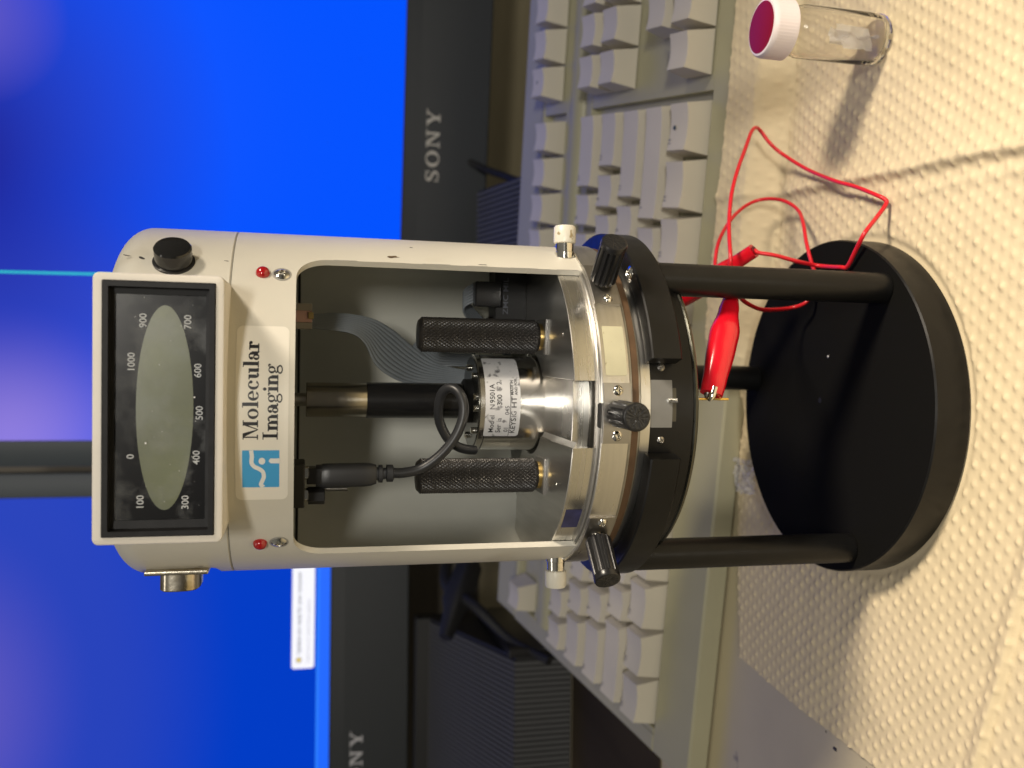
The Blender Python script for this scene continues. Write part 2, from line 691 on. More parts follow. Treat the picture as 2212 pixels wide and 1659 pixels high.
def shell_skin(r, flip):
    vs = []
    for (a, z0) in seq:
        for k in range(nv):
            z = z0+(197-z0)*k/NZ
            vs.append(tuple(cyl_p(r, a, z)))
    fs = []
    for i in range(len(seq)-1):
        if abs(seq[i][0]-seq[i+1][0]) < 1e-3:
            continue
        for k in range(NZ):
            q = (i*nv+k, (i+1)*nv+k, (i+1)*nv+k+1, i*nv+k+1)
            fs.append(q if not flip else q[::-1])
    return vs, fs


vo, fo = shell_skin(RH, False)
vi, fi = shell_skin(RH-1.6, True)
sh.add(vo, fo)
shell = sh.build('housing_shell', PAINT, head, 40)
si = MB()
si.add(vi, fi)
si.build('inner_wall', INNER, head, 40)
# cut edge of the opening
ed = MB()
path = [(-half, 104.6)]+[(a, zlow(a)) for a in ias]+[(half, 104.6)]
vs = []
for (a, z) in path:
    vs += [tuple(cyl_p(RH, a, z)), tuple(cyl_p(RH-0.25, a, z)), tuple(cyl_p(RH-1.6, a, z))]
ed.add(vs, [q for i in range(len(path)-1) for q in ((3*i, 3*i+1, 3*i+4, 3*i+3), (3*i+1, 3*i+2, 3*i+5, 3*i+4))])
ed.build('window_edge', PAINT, head, 40)
wear = MB()
for sgn in (-1, 1):
    z = 106
    while z < 172:
        l = random.uniform(1.5, 9)
        w = random.uniform(.06, .3)
        for (zz0, zz1) in ((z, z+l),):
            a_in = sgn*(half-0.02)
            wear.add([tuple(cyl_p(RH+.03, sgn*half, zz0)), tuple(cyl_p(RH+.03, sgn*(half+w), zz0+.4)), tuple(cyl_p(RH+.03, sgn*(half+w*.7), zz1-.4)), tuple(cyl_p(RH+.03, sgn*half, zz1))], [(0, 1, 2, 3)])
        z += l+random.uniform(1, 8)
wear.build('worn_edge', BORE, head, None, kind='stuff')
eb = MB()
eb.lathe([(RH-1.6, 104.6), (RH, 104.6)], 130, half, 360-half, False)
eb.build('shell_rim', PAINT, head, 40)
# ceiling inside
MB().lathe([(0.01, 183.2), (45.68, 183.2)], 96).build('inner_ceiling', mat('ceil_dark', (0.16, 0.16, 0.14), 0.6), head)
MB().lathe([(45.4, 180.6), (45.55, 181.4)], 96, 60, 300, False).build('ceiling_gap', BLKMAT, head)

# head cover: lathe with flattened pocket for the connector
cv = MB()
prof = [(RH-.5, 197.02), (RH-.22, 197.3), (RH, 197.55)]
for k in range(1, 22):
    prof.append((RH, 197.55+(218.6-197.55)*k/21))
for k in range(1, 13):
    t = rad(90*k/12)
    prof.append((RH-9+9*cos(t), 218.6+8.0*sin(t)))
prof += [(30, 226.7), (10, 226.8), (0.01, 226.8)]
cv.lathe(prof, 320)
flat = 43.6
nvs = []
# the connector pocket faces away to the left (-X in world; undo the head's yaw)
for (x, y, z) in cv.v:
    M_ = rad(-2.2)
    wx = x*cos(M_)-y*sin(M_)
    wy = x*sin(M_)+y*cos(M_)
    if wx < -flat+0.001 and -28 < wy < 12:
        k = sstep(200.6, 203.0, z)*sstep(220.6, 218.0, z)*sstep(-26, -23, wy)*sstep(8, 5, wy)
        wx = wx*(1-k)+(-flat+.0)*k
    nvs.append((wx*cos(-M_)-wy*sin(-M_), wx*sin(-M_)+wy*cos(-M_), z))
cv.v = nvs
cv.build('head_cover', PAINT, head, 40)
MB().lathe([(RH-.35, 196.9), (RH-.35, 197.1)], 180).build('seam_gap', BLKMAT, head)
MB().lathe([(RH, 196.75), (RH-.5, 197.0)], 180).build('shell_top_rim', PAINT, head)

# connector (flange + shell)
U = RZ(2.2)
con = MB()
con.box(-flat-0.9, -flat+.2, -22, 3, 203.0, 218.6, 0.2)
con_o = con.build('connector', NICKEL, head, 30, U)
cs = MB()
pts = []
for k in range(40):
    a_ = 2*pi*k/40
    yy = 9.0*cos(a_)
    zz = 5.0*sin(a_)
    p_ = 4
    c, s_ = cos(a_), sin(a_)
    yy = 8.5*(abs(c)**(2/p_))*(1 if c >= 0 else -1)
    zz = 5.1*(abs(s_)**(2/p_))*(1 if s_ >= 0 else -1)
    yy *= 1-0.12*(s_ < 0)*abs(s_)
    pts.append((yy, zz))
cs.prism(pts, 0, 5.2, 0.25)
Mc = Matrix(((0, 0, -1, -flat-.9), (-1, 0, 0, -9.5), (0, 1, 0, 210.8), (0, 0, 0, 1)))
cs.build('connector_shell', NICKEL, con_o, 30, U @ Mc)

# push button
Mb = aim(cyl_p(RH-.6, 49.4, 210.9), cyl_d(49.4))
MB().rod([(5.0, 0), (5.0, .9), (4.8, 1.0)], 48, Mb).build('button_collar', BLKPL, head)
MB().rod([(4.45, .3), (4.45, 4.6), (4.2, 5.0), (3.9, 5.1)], 48, Mb).build('push_button', mat('glossy_black', (0.01, 0.01, 0.01), 0.12, spec=0.6, bump=0.02, bscale=300), head, 30)

# display box ---------------------------------------------------------------
YB = -56.0
BX0, BX1, BZ0, BZ1 = -28.6, 31.0, 196.9, 224.2
MD = Matrix(((1, 0, 0, 0), (0, 0, -1, 0), (0, 1, 0, 0), (0, 0, 0, 1)))   # local (x,y,z) -> (x,-z,y)
FX0, FX1, FZ0, FZ1 = -26.9, 29.4, 198.7, 222.3
ob = MB()


def rr(x0, x1, y0, y1, r, n=5):
    pts = []
    for cx, cy, a0 in ((x1-r, y1-r, 0), (x0+r, y1-r, 90), (x0+r, y0+r, 180), (x1-r, y0+r, 270)):
        for i in range(n+1):
            a = rad(a0+90*i/n)
            pts.append((cx+r*cos(a), cy+r*sin(a)))
    return pts


def frame_loops(mb, loops):
    """loops: list of (points, depth) with equal counts; skins them in order"""
    n = len(loops[0][0])
    vs = [(p[0], p[1], d) for pts, d in loops for p in pts]
    fs = []
    for k in range(len(loops)-1):
        for i in range(n):
            j = (i+1) % n
            fs.append((k*n+i, k*n+j, (k+1)*n+j, (k+1)*n+i))
    mb.add(vs, fs)


frame_loops(ob, [(rr(BX0, BX1, BZ0, BZ1, 1.4), 34), (rr(BX0, BX1, BZ0, BZ1, 1.4), 55.5),
                 (rr(BX0+.15, BX1-.15, BZ0+.15, BZ1-.15, 1.3), 55.85), (rr(BX0+.5, BX1-.5, BZ0+.5, BZ1-.5, 1.1), 56),
                 (rr(FX0, FX1, FZ0, FZ1, .3), 56.0), (rr(FX0, FX1, FZ0, FZ1, .3), 53)])
disp = ob.build('display_box', PAINT2, head, 40, MD)
bk = MB()
bk.add([(x, 50-10, z) for x, z in ((BX0, BZ0),)], [])
fr = MB()
WX0, WX1, WZ0, WZ1 = -23.6, 26.6, 201.0, 220.1
frame_loops(fr, [(rr(FX0+.05, FX1-.05, FZ0+.05, FZ1-.05, .3), 53), (rr(FX0+.05, FX1-.05, FZ0+.05, FZ1-.05, .3), 56.25),
                 (rr(FX0+.25, FX1-.25, FZ0+.25, FZ1-.25, .3), 56.45),
                 (rr(FX0+1.35, FX1-1.35, FZ0+1.35, FZ1-1.35, .3), 56.45), (rr(FX0+1.4, FX1-1.4, FZ0+1.4, FZ1-1.4, .3), 55.3),
                 (rr(FX0+1.5, FX1-1.5, FZ0+1.5, FZ1-1.5, .3), 53.75), (rr(WX0, WX1, WZ0, WZ1, .2), 53.6), (rr(WX0+.02, WX1-.02, WZ0+.02, WZ1-.02, .2), 52.8)])
fr.build('dial_bezel', mat('bezel_black', (0.010, 0.010, 0.011), 0.5, spec=.25, bump=0.01, bscale=900, var=.3, vscale=400), disp, 25, MD)
dp = MB()
dp.box(WX0-.5, WX1+.5, WZ0-.5, WZ1+.5, 52.2, 53.0)
dp.build('dial_plate', DIAL, disp, None, MD)
el = MB()
ecx, ecz = 1.4, 209.7
el.add([(ecx+22.9*cos(2*pi*k/72), ecz+6.05*sin(2*pi*k/72), 53.05) for k in range(72)], [tuple(range(72))])
el.build('lcd_window', LCD, disp, None, MD)
for txt, x, z in (('0', -10.8, 216.9), ('100', -21.2, 214.8), ('300', -21.4, 205.3), ('400', -11.1, 203.0), ('500', -.9, 202.4),
                  ('600', 8.8, 202.8), ('700', 19.8, 205.0), ('900', 19.9, 214.4), ('1000', 10.5, 216.8)):
    v2, f2 = text_pts(txt, 2.15, 'CENTER', 0.02)
    mbt = MB()
    mbt.add([(1.4+(x-1.4+1.2)*.985+px, 210+(z-210)*1.0+py-.75, 53.06) for px, py in v2], f2)
    mbt.build('dial_number', WINK, disp, None, MD)
gl = MB()
gl.add([(WX0, WZ0, 53.5), (WX1, WZ0, 53.5), (WX1, WZ1, 53.5), (WX0, WZ1, 53.5)], [(0, 1, 2, 3)])
GLASS = bpy.data.materials.new('dial_glass')
GLASS.use_nodes = True
t = GLASS.node_tree
t.nodes.clear()
out = t.nodes.new('ShaderNodeOutputMaterial')
mixs = t.nodes.new('ShaderNodeMixShader')
tr = t.nodes.new('ShaderNodeBsdfTransparent')
gs = t.nodes.new('ShaderNodeBsdfGlossy')
gs.inputs['Roughness'].default_value = 0.04
df = t.nodes.new('ShaderNodeBsdfDiffuse')
df.inputs[0].default_value = (0.55, 0.57, 0.58, 1)
co = t.nodes.new('ShaderNodeTexCoord')
n1 = t.nodes.new('ShaderNodeTexNoise')
n1.inputs['Scale'].default_value = 90
n1.inputs['Detail'].default_value = 7
n1.inputs['Roughness'].default_value = 0.62
t.links.new(co.outputs['Object'], n1.inputs[0])
m1 = t.nodes.new('ShaderNodeMapRange')
m1.inputs[1].default_value = 0.47
m1.inputs[2].default_value = 0.72
m1.inputs[3].default_value = 0.0
m1.inputs[4].default_value = 0.26
t.links.new(n1.outputs[0], m1.inputs[0])
mix2 = t.nodes.new('ShaderNodeMixShader')
fres = t.nodes.new('ShaderNodeFresnel')
fres.inputs[0].default_value = 1.25
t.links.new(fres.outputs[0], mixs.inputs[0])
t.links.new(tr.outputs[0], mixs.inputs[1])
t.links.new(gs.outputs[0], mixs.inputs[2])
t.links.new(m1.outputs[0], mix2.inputs[0])
t.links.new(mixs.outputs[0], mix2.inputs[1])
t.links.new(df.outputs[0], mix2.inputs[2])
t.links.new(mix2.outputs[0], out.inputs[0])
gl.build('dial_glass', GLASS, disp, None, MD)
sp_ = MB()
for k in range(22):
    x = random.uniform(WX0, WX1)
    z = random.uniform(WZ0, WZ1)
    r_ = random.choice([.05, .07, .09])
    if k < 2:
        x, z, r_ = ((3.9, 203.4, .2), (-6.4, 213.6, .25))[k]
    sp_.add([(x+r_*cos(a*pi/3), z+r_*sin(a*pi/3), 53.56) for a in range(6)], [tuple(range(6))])
sp_.build('dust_specks', WINK, disp, None, MD, kind='stuff')

# LEDs, screws ----------------------------------------------------------------
for a_ in (45.5, -45.6):
    p_ = cyl_p(RH, a_, 189.7)
    MB().rod([(1.75, -.5), (1.75, .25), (1.6, .8), (1.25, 1.3), (.7, 1.62), (.15, 1.75)], 32, aim(p_, cyl_d(a_))).build('indicator_led', LED, head, 50)
    q_ = cyl_p(RH, a_-.15*(1 if a_ > 0 else -1), 185.1)
    MB().rod([(2.35, -.3), (2.35, .06), (2.2, .1)], 32, aim(q_, cyl_d(a_))).build('screw_seat', BORE, head)
    screw(head, q_+cyl_d(a_)*.12, cyl_d(a_), 1.95, CHROME, .3, 12 if a_ < 0 else 38, .22)

# brand sticker -----------------------------------------------------------------


def wrap(vs2, a0, r, z0=0.0, ws=None):
    """vs2 (x right mm, y up mm) -> on a cylinder, x measured as arc length from angle a0"""
    return [tuple(cyl_p(r, a0+x/(RH if ws is None else ws)*180/pi, z0+y)) for x, y in vs2]


def strip_patch(a0, a1, z0, z1, r, rc_, n=40, ws=None):
    """rounded rectangle patch on the cylinder as columns"""
    R0 = RH if ws is None else ws
    L = rad(a1-a0)*R0
    xs = sorted(set([0, L]+[rc_*(1-cos(rad(90*k/6))) for k in range(7)]+[L-rc_*(1-cos(rad(90*k/6))) for k in range(7)]+[L*k/n for k in range(n+1) if rc_ < L*k/n < L-rc_]))
    vs, fs = [], []
    for x in xs:
        d = 0
        if x < rc_:
            d = rc_-sqrt(max(0, rc_*rc_-(rc_-x)**2))
        elif x > L-rc_:
            d = rc_-sqrt(max(0, rc_*rc_-(x-L+rc_)**2))
        a = a0+x/R0*180/pi
        vs += [tuple(cyl_p(r, a, z0+d)), tuple(cyl_p(r, a, z1-d))]
    for i in range(len(xs)-1):
        fs.append((2*i, 2*i+2, 2*i+3, 2*i+1))
    return vs, fs


# slab-serif glyphs drawn stroke by stroke: returns list of polygons for one letter and its advance
def g_rect(x0, y0, x1, y1):
    return [[(x0, y0), (x1, y0), (x1, y1), (x0, y1)]]


def g_poly(*p):
    return [list(p)]


def g_ring(cx, cy, rx, ry, tx, ty, a0=0, a1=360, n=24):
    out = []
    k = max(3, int(n*abs(a1-a0)/360))
    for i in range(k):
        b0, b1 = rad(a0+(a1-a0)*i/k), rad(a0+(a1-a0)*(i+1)/k)
        out.append([(cx+rx*cos(b0), cy+ry*sin(b0)), (cx+rx*cos(b1), cy+ry*sin(b1)),
                    (cx+(rx-tx)*cos(b1), cy+(ry-ty)*sin(b1)), (cx+(rx-tx)*cos(b0), cy+(ry-ty)*sin(b0))])
    return out


def g_disc(cx, cy, r, n=14):
    return [[(cx+r*cos(2*pi*i/n), cy+r*sin(2*pi*i/n)) for i in range(n)]]


XH = .47
TH = .055
ST = .168


def glyph(ch):
    if ch == 'M':
        return (g_rect(.0, 0, .24, TH)+g_rect(.085, 0, .15, .70)+g_rect(0, .665, .2, .71)+g_poly((.1, .71), (.46, 0), (.50, .0), (.30, .71))
                + g_poly((.46, 0), (.50, 0), (.78, .71), (.70, .71))+g_rect(.68, 0, .84, .71)+g_rect(.60, 0, .92, TH)+g_rect(.66, .665, .92, .71), .95)
    if ch == 'I':
        return (g_rect(0, 0, .38, TH)+g_rect(.11, 0, .27, .71)+g_rect(0, .665, .38, .71), .41)
    if ch == 'l':
        return (g_rect(0, 0, .29, TH)+g_rect(.08, 0, .08+ST, .74)+g_rect(0, .70, .1, .74), .30)
    if ch == 'i':
        return (g_rect(0, 0, .29, TH)+g_rect(.08, 0, .08+ST, XH)+g_rect(0, XH-TH, .1, XH)+g_disc(.15, .63, .085), .30)
    if ch == 'o':
        return (g_ring(.26, XH/2, .25, XH/2+.015, .14, .045), .53)
    if ch == 'e':
        return (g_ring(.25, XH/2, .24, XH/2+.015, .14, .045, 0, 325)+g_rect(.12, XH/2-.02, .40, XH/2+.025), .50)
    if ch == 'c':
        return (g_ring(.25, XH/2, .24, XH/2+.015, .14, .045, 40, 325)+g_disc(.38, .35, .075), .48)
    if ch == 'u':
        return (g_rect(0, XH-TH, .21, XH)+g_rect(.07, .12, .07+ST, XH)+g_ring(.215, .15, .145, .165, .13, .07, 180, 330)
                + g_rect(.36, 0, .36+ST, XH)+g_rect(.30, XH-TH, .40, XH)+g_rect(.45, 0, .57, TH), .58)
    if ch == 'a':
        return (g_rect(.28, .05, .28+ST, .34)+g_ring(.22, .33, .195, .155, .13, .05, 5, 165)+g_disc(.11, .34, .07)
                + g_ring(.18, .13, .16, .145, .11, .05, 0, 360)+g_ring(.44, .09, .1, .1, .08, .05, 210, 340), .51)
    if ch == 'r':
        return (g_rect(0, 0, .32, TH)+g_rect(.08, 0, .08+ST, XH)+g_rect(0, XH-TH, .1, XH)+g_ring(.31, .33, .12, .15, .06, .06, 60, 180)+g_disc(.36, .39, .08), .45)
    if ch in 'mn':
        p = g_rect(0, 0, .27, TH)+g_rect(.07, 0, .07+ST, XH)+g_rect(0, XH-TH, .1, XH)
        p += g_ring(.32, .31, .17, .17, .13, .06, 0, 150)+g_rect(.36, 0, .36+ST, .32)+g_rect(.29, 0, .55, TH)
        if ch == 'n':
            return (p, .57)
        p += g_ring(.61, .31, .17, .17, .13, .06, 0, 150)+g_rect(.65, 0, .65+ST, .32)+g_rect(.58, 0, .85, TH)
        return (p, .86)
    if ch == 'g':
        return (g_ring(.22, .31, .19, .16, .11, .04)+g_ring(.24, -.07, .23, .13, .08, .05)+g_ring(.24, .10, .19, .09, .07, .06, 110, 260)
                + g_rect(.12, .02, .38, .08)+g_ring(.44, .42, .09, .07, .05, .04, 30, 190)+g_disc(.47, .41, .05), .52)
    if ch == 'S':
        return (g_ring(.25, .53, .22, .19, .12, .06, 35, 235)+g_ring(.27, .19, .23, .2, .13, .06, -145, 75)
                + g_poly((.08, .42), (.16, .52), (.46, .31), (.40, .20))+g_rect(.03, 0, .08, .24)+g_rect(.42, .48, .47, .72), .54)
    if ch == 'O':
        return (g_ring(.36, .36, .35, .375, .15, .06), .74)
    if ch == 'N':
        return (g_rect(0, 0, .26, TH+.01)+g_rect(.09, 0, .16, .72)+g_rect(0, .66, .22, .72)+g_poly((.08, .72), (.56, 0), (.66, 0), (.27, .72))
                + g_rect(.56, 0, .66, .72)+g_rect(.46, .66, .76, .72), .80)
    if ch == 'Y':
        return (g_rect(.20, 0, .54, TH+.01)+g_rect(.30, 0, .45, .34)+g_poly((.30, .32), (.45, .32), (.24, .72), (.06, .72))
                + g_poly((.38, .32), (.45, .30), (.66, .72), (.59, .72))+g_rect(0, .665, .30, .72)+g_rect(.48, .665, .74, .72), .76)
    return ([], .3)


def serif_text(txt, size, width=None, gap=.015):
    polys = []
    x = 0
    for ch in txt:
        ps, adv = glyph(ch)
        polys += [[(p[0]+x, p[1]) for p in poly] for poly in ps]
        x += adv+gap
    k = size
    kx = size if width is None else width/(x-gap)
    return [[(p[0]*kx, p[1]*k) for p in poly] for poly in polys]


def poly_area(p):
    return sum(p[i-1][0]*p[i][1]-p[i][0]*p[i-1][1] for i in range(len(p)))


def layer_polys(polys, fn, d0=0.0, dd=0.0012):
    mb = MB()
    for i, p in enumerate(polys):
        if poly_area(p) < 0:
            p = p[::-1]
        mb.add([fn(x, y, d0+dd*(i % 23)) for x, y in p], [tuple(range(len(p)))])
    return mb


lv, lf = strip_patch(-26.8, 25.6, 182.95, 195.05, RH+.06, 1.6)
lb = MB()
lb.add(lv, lf)
stk = lb.build('brand_sticker', LABEL, head, 40)
# thin edge under the sticker
lgm = MB()
v_, f_ = strip_patch(-22.45, -10.85, 184.95, 193.45, RH+.10, .12, 12)
lgm.add(v_, f_)
lgm.build('logo_square', LOGO, stk, 40)
# logo: white swooping line, dot and short bar
sq = MB()


def on_sq(x, y, d=0):
    """x,y in 0..1 of the square"""
    return tuple(cyl_p(RH+.14+d, -22.45+11.6*x, 184.95+8.5*y))


cur = [(-.0, .42), (.08, .50), (.16, .47), (.30, .42), (.44, .45), (.52, .56), (.58, .68), (.68, .75), (.84, .74), (1.0, .76)]
prev = None
pl = []
for i in range(len(cur)-1):
    (x0, y0), (x1, y1) = cur[i], cur[i+1]
    p0 = cur[max(0, i-1)]
    p3 = cur[min(len(cur)-1, i+2)]
    for k in range(6):
        tt = k/6

        def cr_(a, b, c, d):
            return .5*((2*b)+(-a+c)*tt+(2*a-5*b+4*c-d)*tt*tt+(-a+3*b-3*c+d)*tt**3)
        pl.append((cr_(p0[0], x0, x1, p3[0]), cr_(p0[1], y0, y1, p3[1])))
pl.append(cur[-1])
vs = []
for i, (x, y) in enumerate(pl):
    ax, ay = pl[max(0, i-1)]
    bx, by = pl[min(len(pl)-1, i+1)]
    tx, ty = bx-ax, by-ay
    l = hypot(tx, ty) or 1
    w = .055
    vs += [on_sq(min(1, max(0, x-ty/l*w)), y+tx/l*w), on_sq(min(1, max(0, x+ty/l*w)), y-tx/l*w)]
sq.add(vs, [(2*i+1, 2*i+3, 2*i+2, 2*i) for i in range(len(pl)-1)])
sq.add([on_sq(.72+.09*cos(a*pi/8), .47+.09*sin(a*pi/8)) for a in range(16)], [tuple(range(16))])
sq.add([on_sq(.66, 0), on_sq(.79, 0), on_sq(.79, .24), on_sq(.725, .29), on_sq(.66, .24)], [(0, 1, 2, 3, 4)])
sq.build('logo_mark', mat('logo_white', (0.8, 0.8, 0.78), .4), stk, None)
WR = RH
p1 = serif_text('Molecular', 4.9, 23.6)
layer_polys(p1, lambda x, y, d: tuple(cyl_p(RH+.09+d, -7.7+x/WR*180/pi, 189.85+y))).build('lettering', INK, stk, None)
p2 = serif_text('Imaging', 4.9, 18.0)
layer_polys(p2, lambda x, y, d: tuple(cyl_p(RH+.09+d, -7.7+x/WR*180/pi, 185.35+y))).build('lettering', INK, stk, None)

# paint chips ------------------------------------------------------------------


def chip(a, z, w, h, m=CHIPD, n=11, spiky=.5, rot=0):
    mb = MB()
    vs = []
    for k in range(n):
        t_ = 2*pi*k/n
        q = random.uniform(1-spiky, 1)
        x, y = w*q*cos(t_), h*q*sin(t_)
        x, y = x*cos(rad(rot))-y*sin(rad(rot)), x*sin(rad(rot))+y*cos(rad(rot))
        vs.append(tuple(cyl_p(RH+.04, a+x/RH*180/pi, z+y)))
    mb.add(vs, [tuple(range(n))])
    mb.build('paint_chip', m, head, None)


chip(50.7, 218.5, .55, 1.1, CHIPD, rot=-20)
chip(51.7, 222.0, .24, 1.3, CHIPD, rot=-12)
chip(50.9, 198.6, .18, .7, CHIPD, rot=-15)
chip(57.7, 156.8, .95, 2.1, CHIP, 15, .65)
chip(66.5, 151.3, .3, .6)
chip(55.0, 132.9, .22, 1.6)
chip(-76, 212, .25, .7)
chip(-62, 205, .2, .9)
chip(64, 109.5, .3, 1.6)

# thumb screws on the sides ---------------------------------------------------
for (a_, z_) in ((66.5, 107.6), (-71.5, 107.0)):
    p_ = cyl_p(RH, a_, z_)
    # both stick out sideways
    d_ = Vector((cos(rad(0)), 0, 0)) if a_ > 0 else Vector((-1, 0, 0))
    d_ = (RZ(2.2) @ d_)
    Mt = aim(p_, d_)
    st_ = MB().rod([(2.9, -1.2), (2.9, .5), (2.6, .7), (2.5, 3.2)], 32, Mt)
    st_.build('thumbscrew_stem', CHROME, head, 30)
    MB().rod([(2.6, 3.1), (3.05, 3.3), (3.15, 4), (3.1, 7.6), (2.8, 8.1), (2.3, 8.2)], 40, Mt).build(
        'thumbscrew', mat('worn_white_cap', (0.70, 0.67, 0.58), .35, dirt=(0.35, 0.28, 0.16), dscale=420, dlo=.60, dhi=.66, bump=.15, bscale=500), head, 40)

# floor and steel plates ----------------------------------------------------------
MB().lathe([(45.6, 108.0), (0.01, 108.0)], 120).build('inner_floor', mat('floor_steel', (0.12, 0.12, 0.11), .3, .6), head)
RP = 45.55
for sgn in (1, -1):
    pts = []
    nx = 8.5 if sgn > 0 else 9.0
    a_n = math.degrees(math.asin(nx/RP))
    outer = [(RP*sin(rad(a_)), -RP*cos(rad(a_))) for a_ in [a_n+(112-a_n)*k/60 for k in range(61)]]
    pts += outer
    pts += [(20, 14), (14, 8)]
    a_can = math.degrees(math.asin(nx/15.4))
    pts += [(15.4*sin(rad(a_)), -15.4*cos(rad(a_))) for a_ in [115-(115-a_can)*k/14 for k in range(15)]]
    if sgn < 0:
        pts = [(-x, y) for x, y in pts]
    else:
        pass
    # orientation ccw
    if sum(pts[i-1][0]*pts[i][1]-pts[i][0]*pts[i-1][1] for i in range(len(pts))) < 0:
        pts = pts[::-1]
    mb = MB()
    mb.prism(pts, 105.75, 111.8, 0.18)
    # split: the sides read as turned steel, the top as milled steel
    o = mb.build('steel_plate', STEELT, head, 25)
    o.data.materials.append(STEEL)
    for p in o.data.polygons:
        if abs(p.normal.z) < .9:
            p.material_index = 1
    # little hole / pin on top
    MB().rod([(.55, 0), (.5, .18), (.2, .22)], 16, T(sgn*20.5, -33 if sgn > 0 else -30, 111.8)).build('dowel_pin', CHROME, head)
# chamfered wall of the left plate's notch
ch = MB()
ch.prism([(-9.0, 110.9), (-7.5, 110.98), (-9.0, 111.78)], 14, 45.2)
ch.build('plate_wedge', STEELR, head, None, MD)
tg = MB()
tg.prism([(-8.97, -40.5), (-4, -41.2), (0, -41.4), (4, -41.2), (8.47, -40.6), (8.47, -10), (-8.97, -10)], 105.8, 111.0, .15)
tg.build('centre_tongue', STEEL, head, 25)
MB().box(-8.95, 8.45, -45.3, -41.5, 105.82, 106.3, 0).build('notch_floor', STEELB, head, None)
# blue patch on the rim of the left plate
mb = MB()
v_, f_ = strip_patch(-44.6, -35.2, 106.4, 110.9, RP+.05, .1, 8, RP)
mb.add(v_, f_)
mb.build('blue_patch', BLUEP, head, 40, label='blue patch on the steel plate')

# lower ring stack
MB().lathe([(44, 105.8), (46.6, 105.8), (46.75, 105.6), (46.75, 105.2)], 180).build('upper_lip', STEELR, head, 25)
MB().lathe([(46.2, 105.1), (47.9, 105.1), (48.05, 104.95), (48.05, 97.75), (47.85, 97.55), (47.3, 97.55)], 200).build('clamp_band', STEELR, head, 25)
MB().lathe([(46.5, 97.6), (47.75, 97.5), (47.75, 96.95), (46, 96.95)], 180).build('band_lip', STEELD, head, 25)
MB().lathe([(46.0, 97), (47.45, 96.9), (47.45, 95.0), (46, 94.8)], 180).build('gasket', GASK, head, 25)
MB().lathe([(45, 95), (46.95, 94.9), (46.95, 94.3), (45, 94.2)], 180).build('lower_lip', STEELD, head, 25)
MB().lathe([(40, 94.3), (46.2, 93.9), (46.2, 91.3), (40, 91.2)], 180).build('lower_ring', STEELR, head, 25)
# slot hole below the tongue
sl = MB()
pts = []
for k in range(13):
    a_ = rad(-90+180*k/12)
    pts.append((2.3+.62*cos(a_)*1.0, .62*sin(a_)))
for k in range(13):
    a_ = rad(90+180*k/12)
    pts.append((-3.0+.62*cos(a_), .62*sin(a_)))
sl.prism(pts, 46.2, 46.85)
sl.build('slot', BLKMAT, head, None, MD @ T(0, 105.25, 0))

v_, f_ = strip_patch(12.0, 28.2, 98.3, 104.1, 48.12, .35, 24, 48.1)
mb = MB()
mb.add(v_, f_)
mb.build('tape_strip', TAPE, head, 40, label='yellowed tape strip on the steel band')

# brackets, knobs ---------------------------------------------------------------


def knob_mesh():
    mb = MB()
    n = 14
    seg = n*8
    prof = [(0.70, 0.0, 0), (0.93, 0.0, 1), (1.0, .5, 1), (1.0, 1.0, 1), (0.985, 10.6, 1), (.97, 11.0, 1), (1.0, 11.15, 0), (1.0, 12.3, 0), (.95, 12.75, 0), (.86, 12.85, 0)]
    vs = []
    for (q, z, fl) in prof:
        for i in range(seg):
            a_ = 2*pi*i/seg
            ph = (i % 8)/8
            r = 3.55*q
            if fl:
                g = max(0, 1-abs(ph-.5)/.22)
                r -= .48*min(1, g*1.6)
            vs.append((r*cos(a_), r*sin(a_), z))
    fs = []
    for k in range(len(prof)-1):
        for i in range(seg):
            j = (i+1) % seg
            fs.append((k*seg+i, k*seg+j, (k+1)*seg+j, (k+1)*seg+i))
    # rough end face
    base = (len(prof)-1)*seg
    rings = 8
    prev = [base+i for i in range(seg)]
    for k in range(1, rings):
        q = .86*(1-k/rings)
        cur_ = []
        for i in range(seg):
            a_ = 2*pi*i/seg
            x, y = 3.55*q*cos(a_), 3.55*q*sin(a_)
            vs.append((x, y, 12.83+.16*noise.noise((x*3.1, y*3.1, 1))))
            cur_.append(len(vs)-1)
        for i in range(seg):
            j = (i+1) % seg
            fs.append((prev[i], prev[j], cur_[j], cur_[i]))
        prev = cur_
    fs.append(tuple(prev))
    mb.add(vs, fs)
    return mb


for kc, (a_, zk) in enumerate(((0.4, 101.3), (45.3, 101.5), (-44.6, 101.3))):
    mb = MB()
    mb.lathe([(48.0, 97.7), (48.75, 97.7), (48.8, 97.8), (48.8, 104.95), (48.7, 105.05), (48.0, 105.05)], 24, a_-9.2, a_+9.2)
    mb.build('bracket', STEELB, head, 25)
    for s_ in (-1, 1):
        pp = cyl_p(48.75, a_+6.9*s_, 101.1)
        screw(head, pp, cyl_d(a_+6.9*s_), 1.45, CHROME, .5, random.uniform(0, 80), .3)
    d_ = cyl_d(a_)
    Mk = aim(cyl_p(49.2, a_, zk), d_+Vector((0, 0, .0)))
    MB().rod([(1.7, -1), (1.7, 1.2)], 24, Mk).build('knob_stem', CHROME, head)
    knob_mesh().build('adjustment_knob', BLKPL, head, 28, Mk @ T(0, 0, .6) @ RZ(7*kc))

# knurled handles ---------------------------------------------------------------


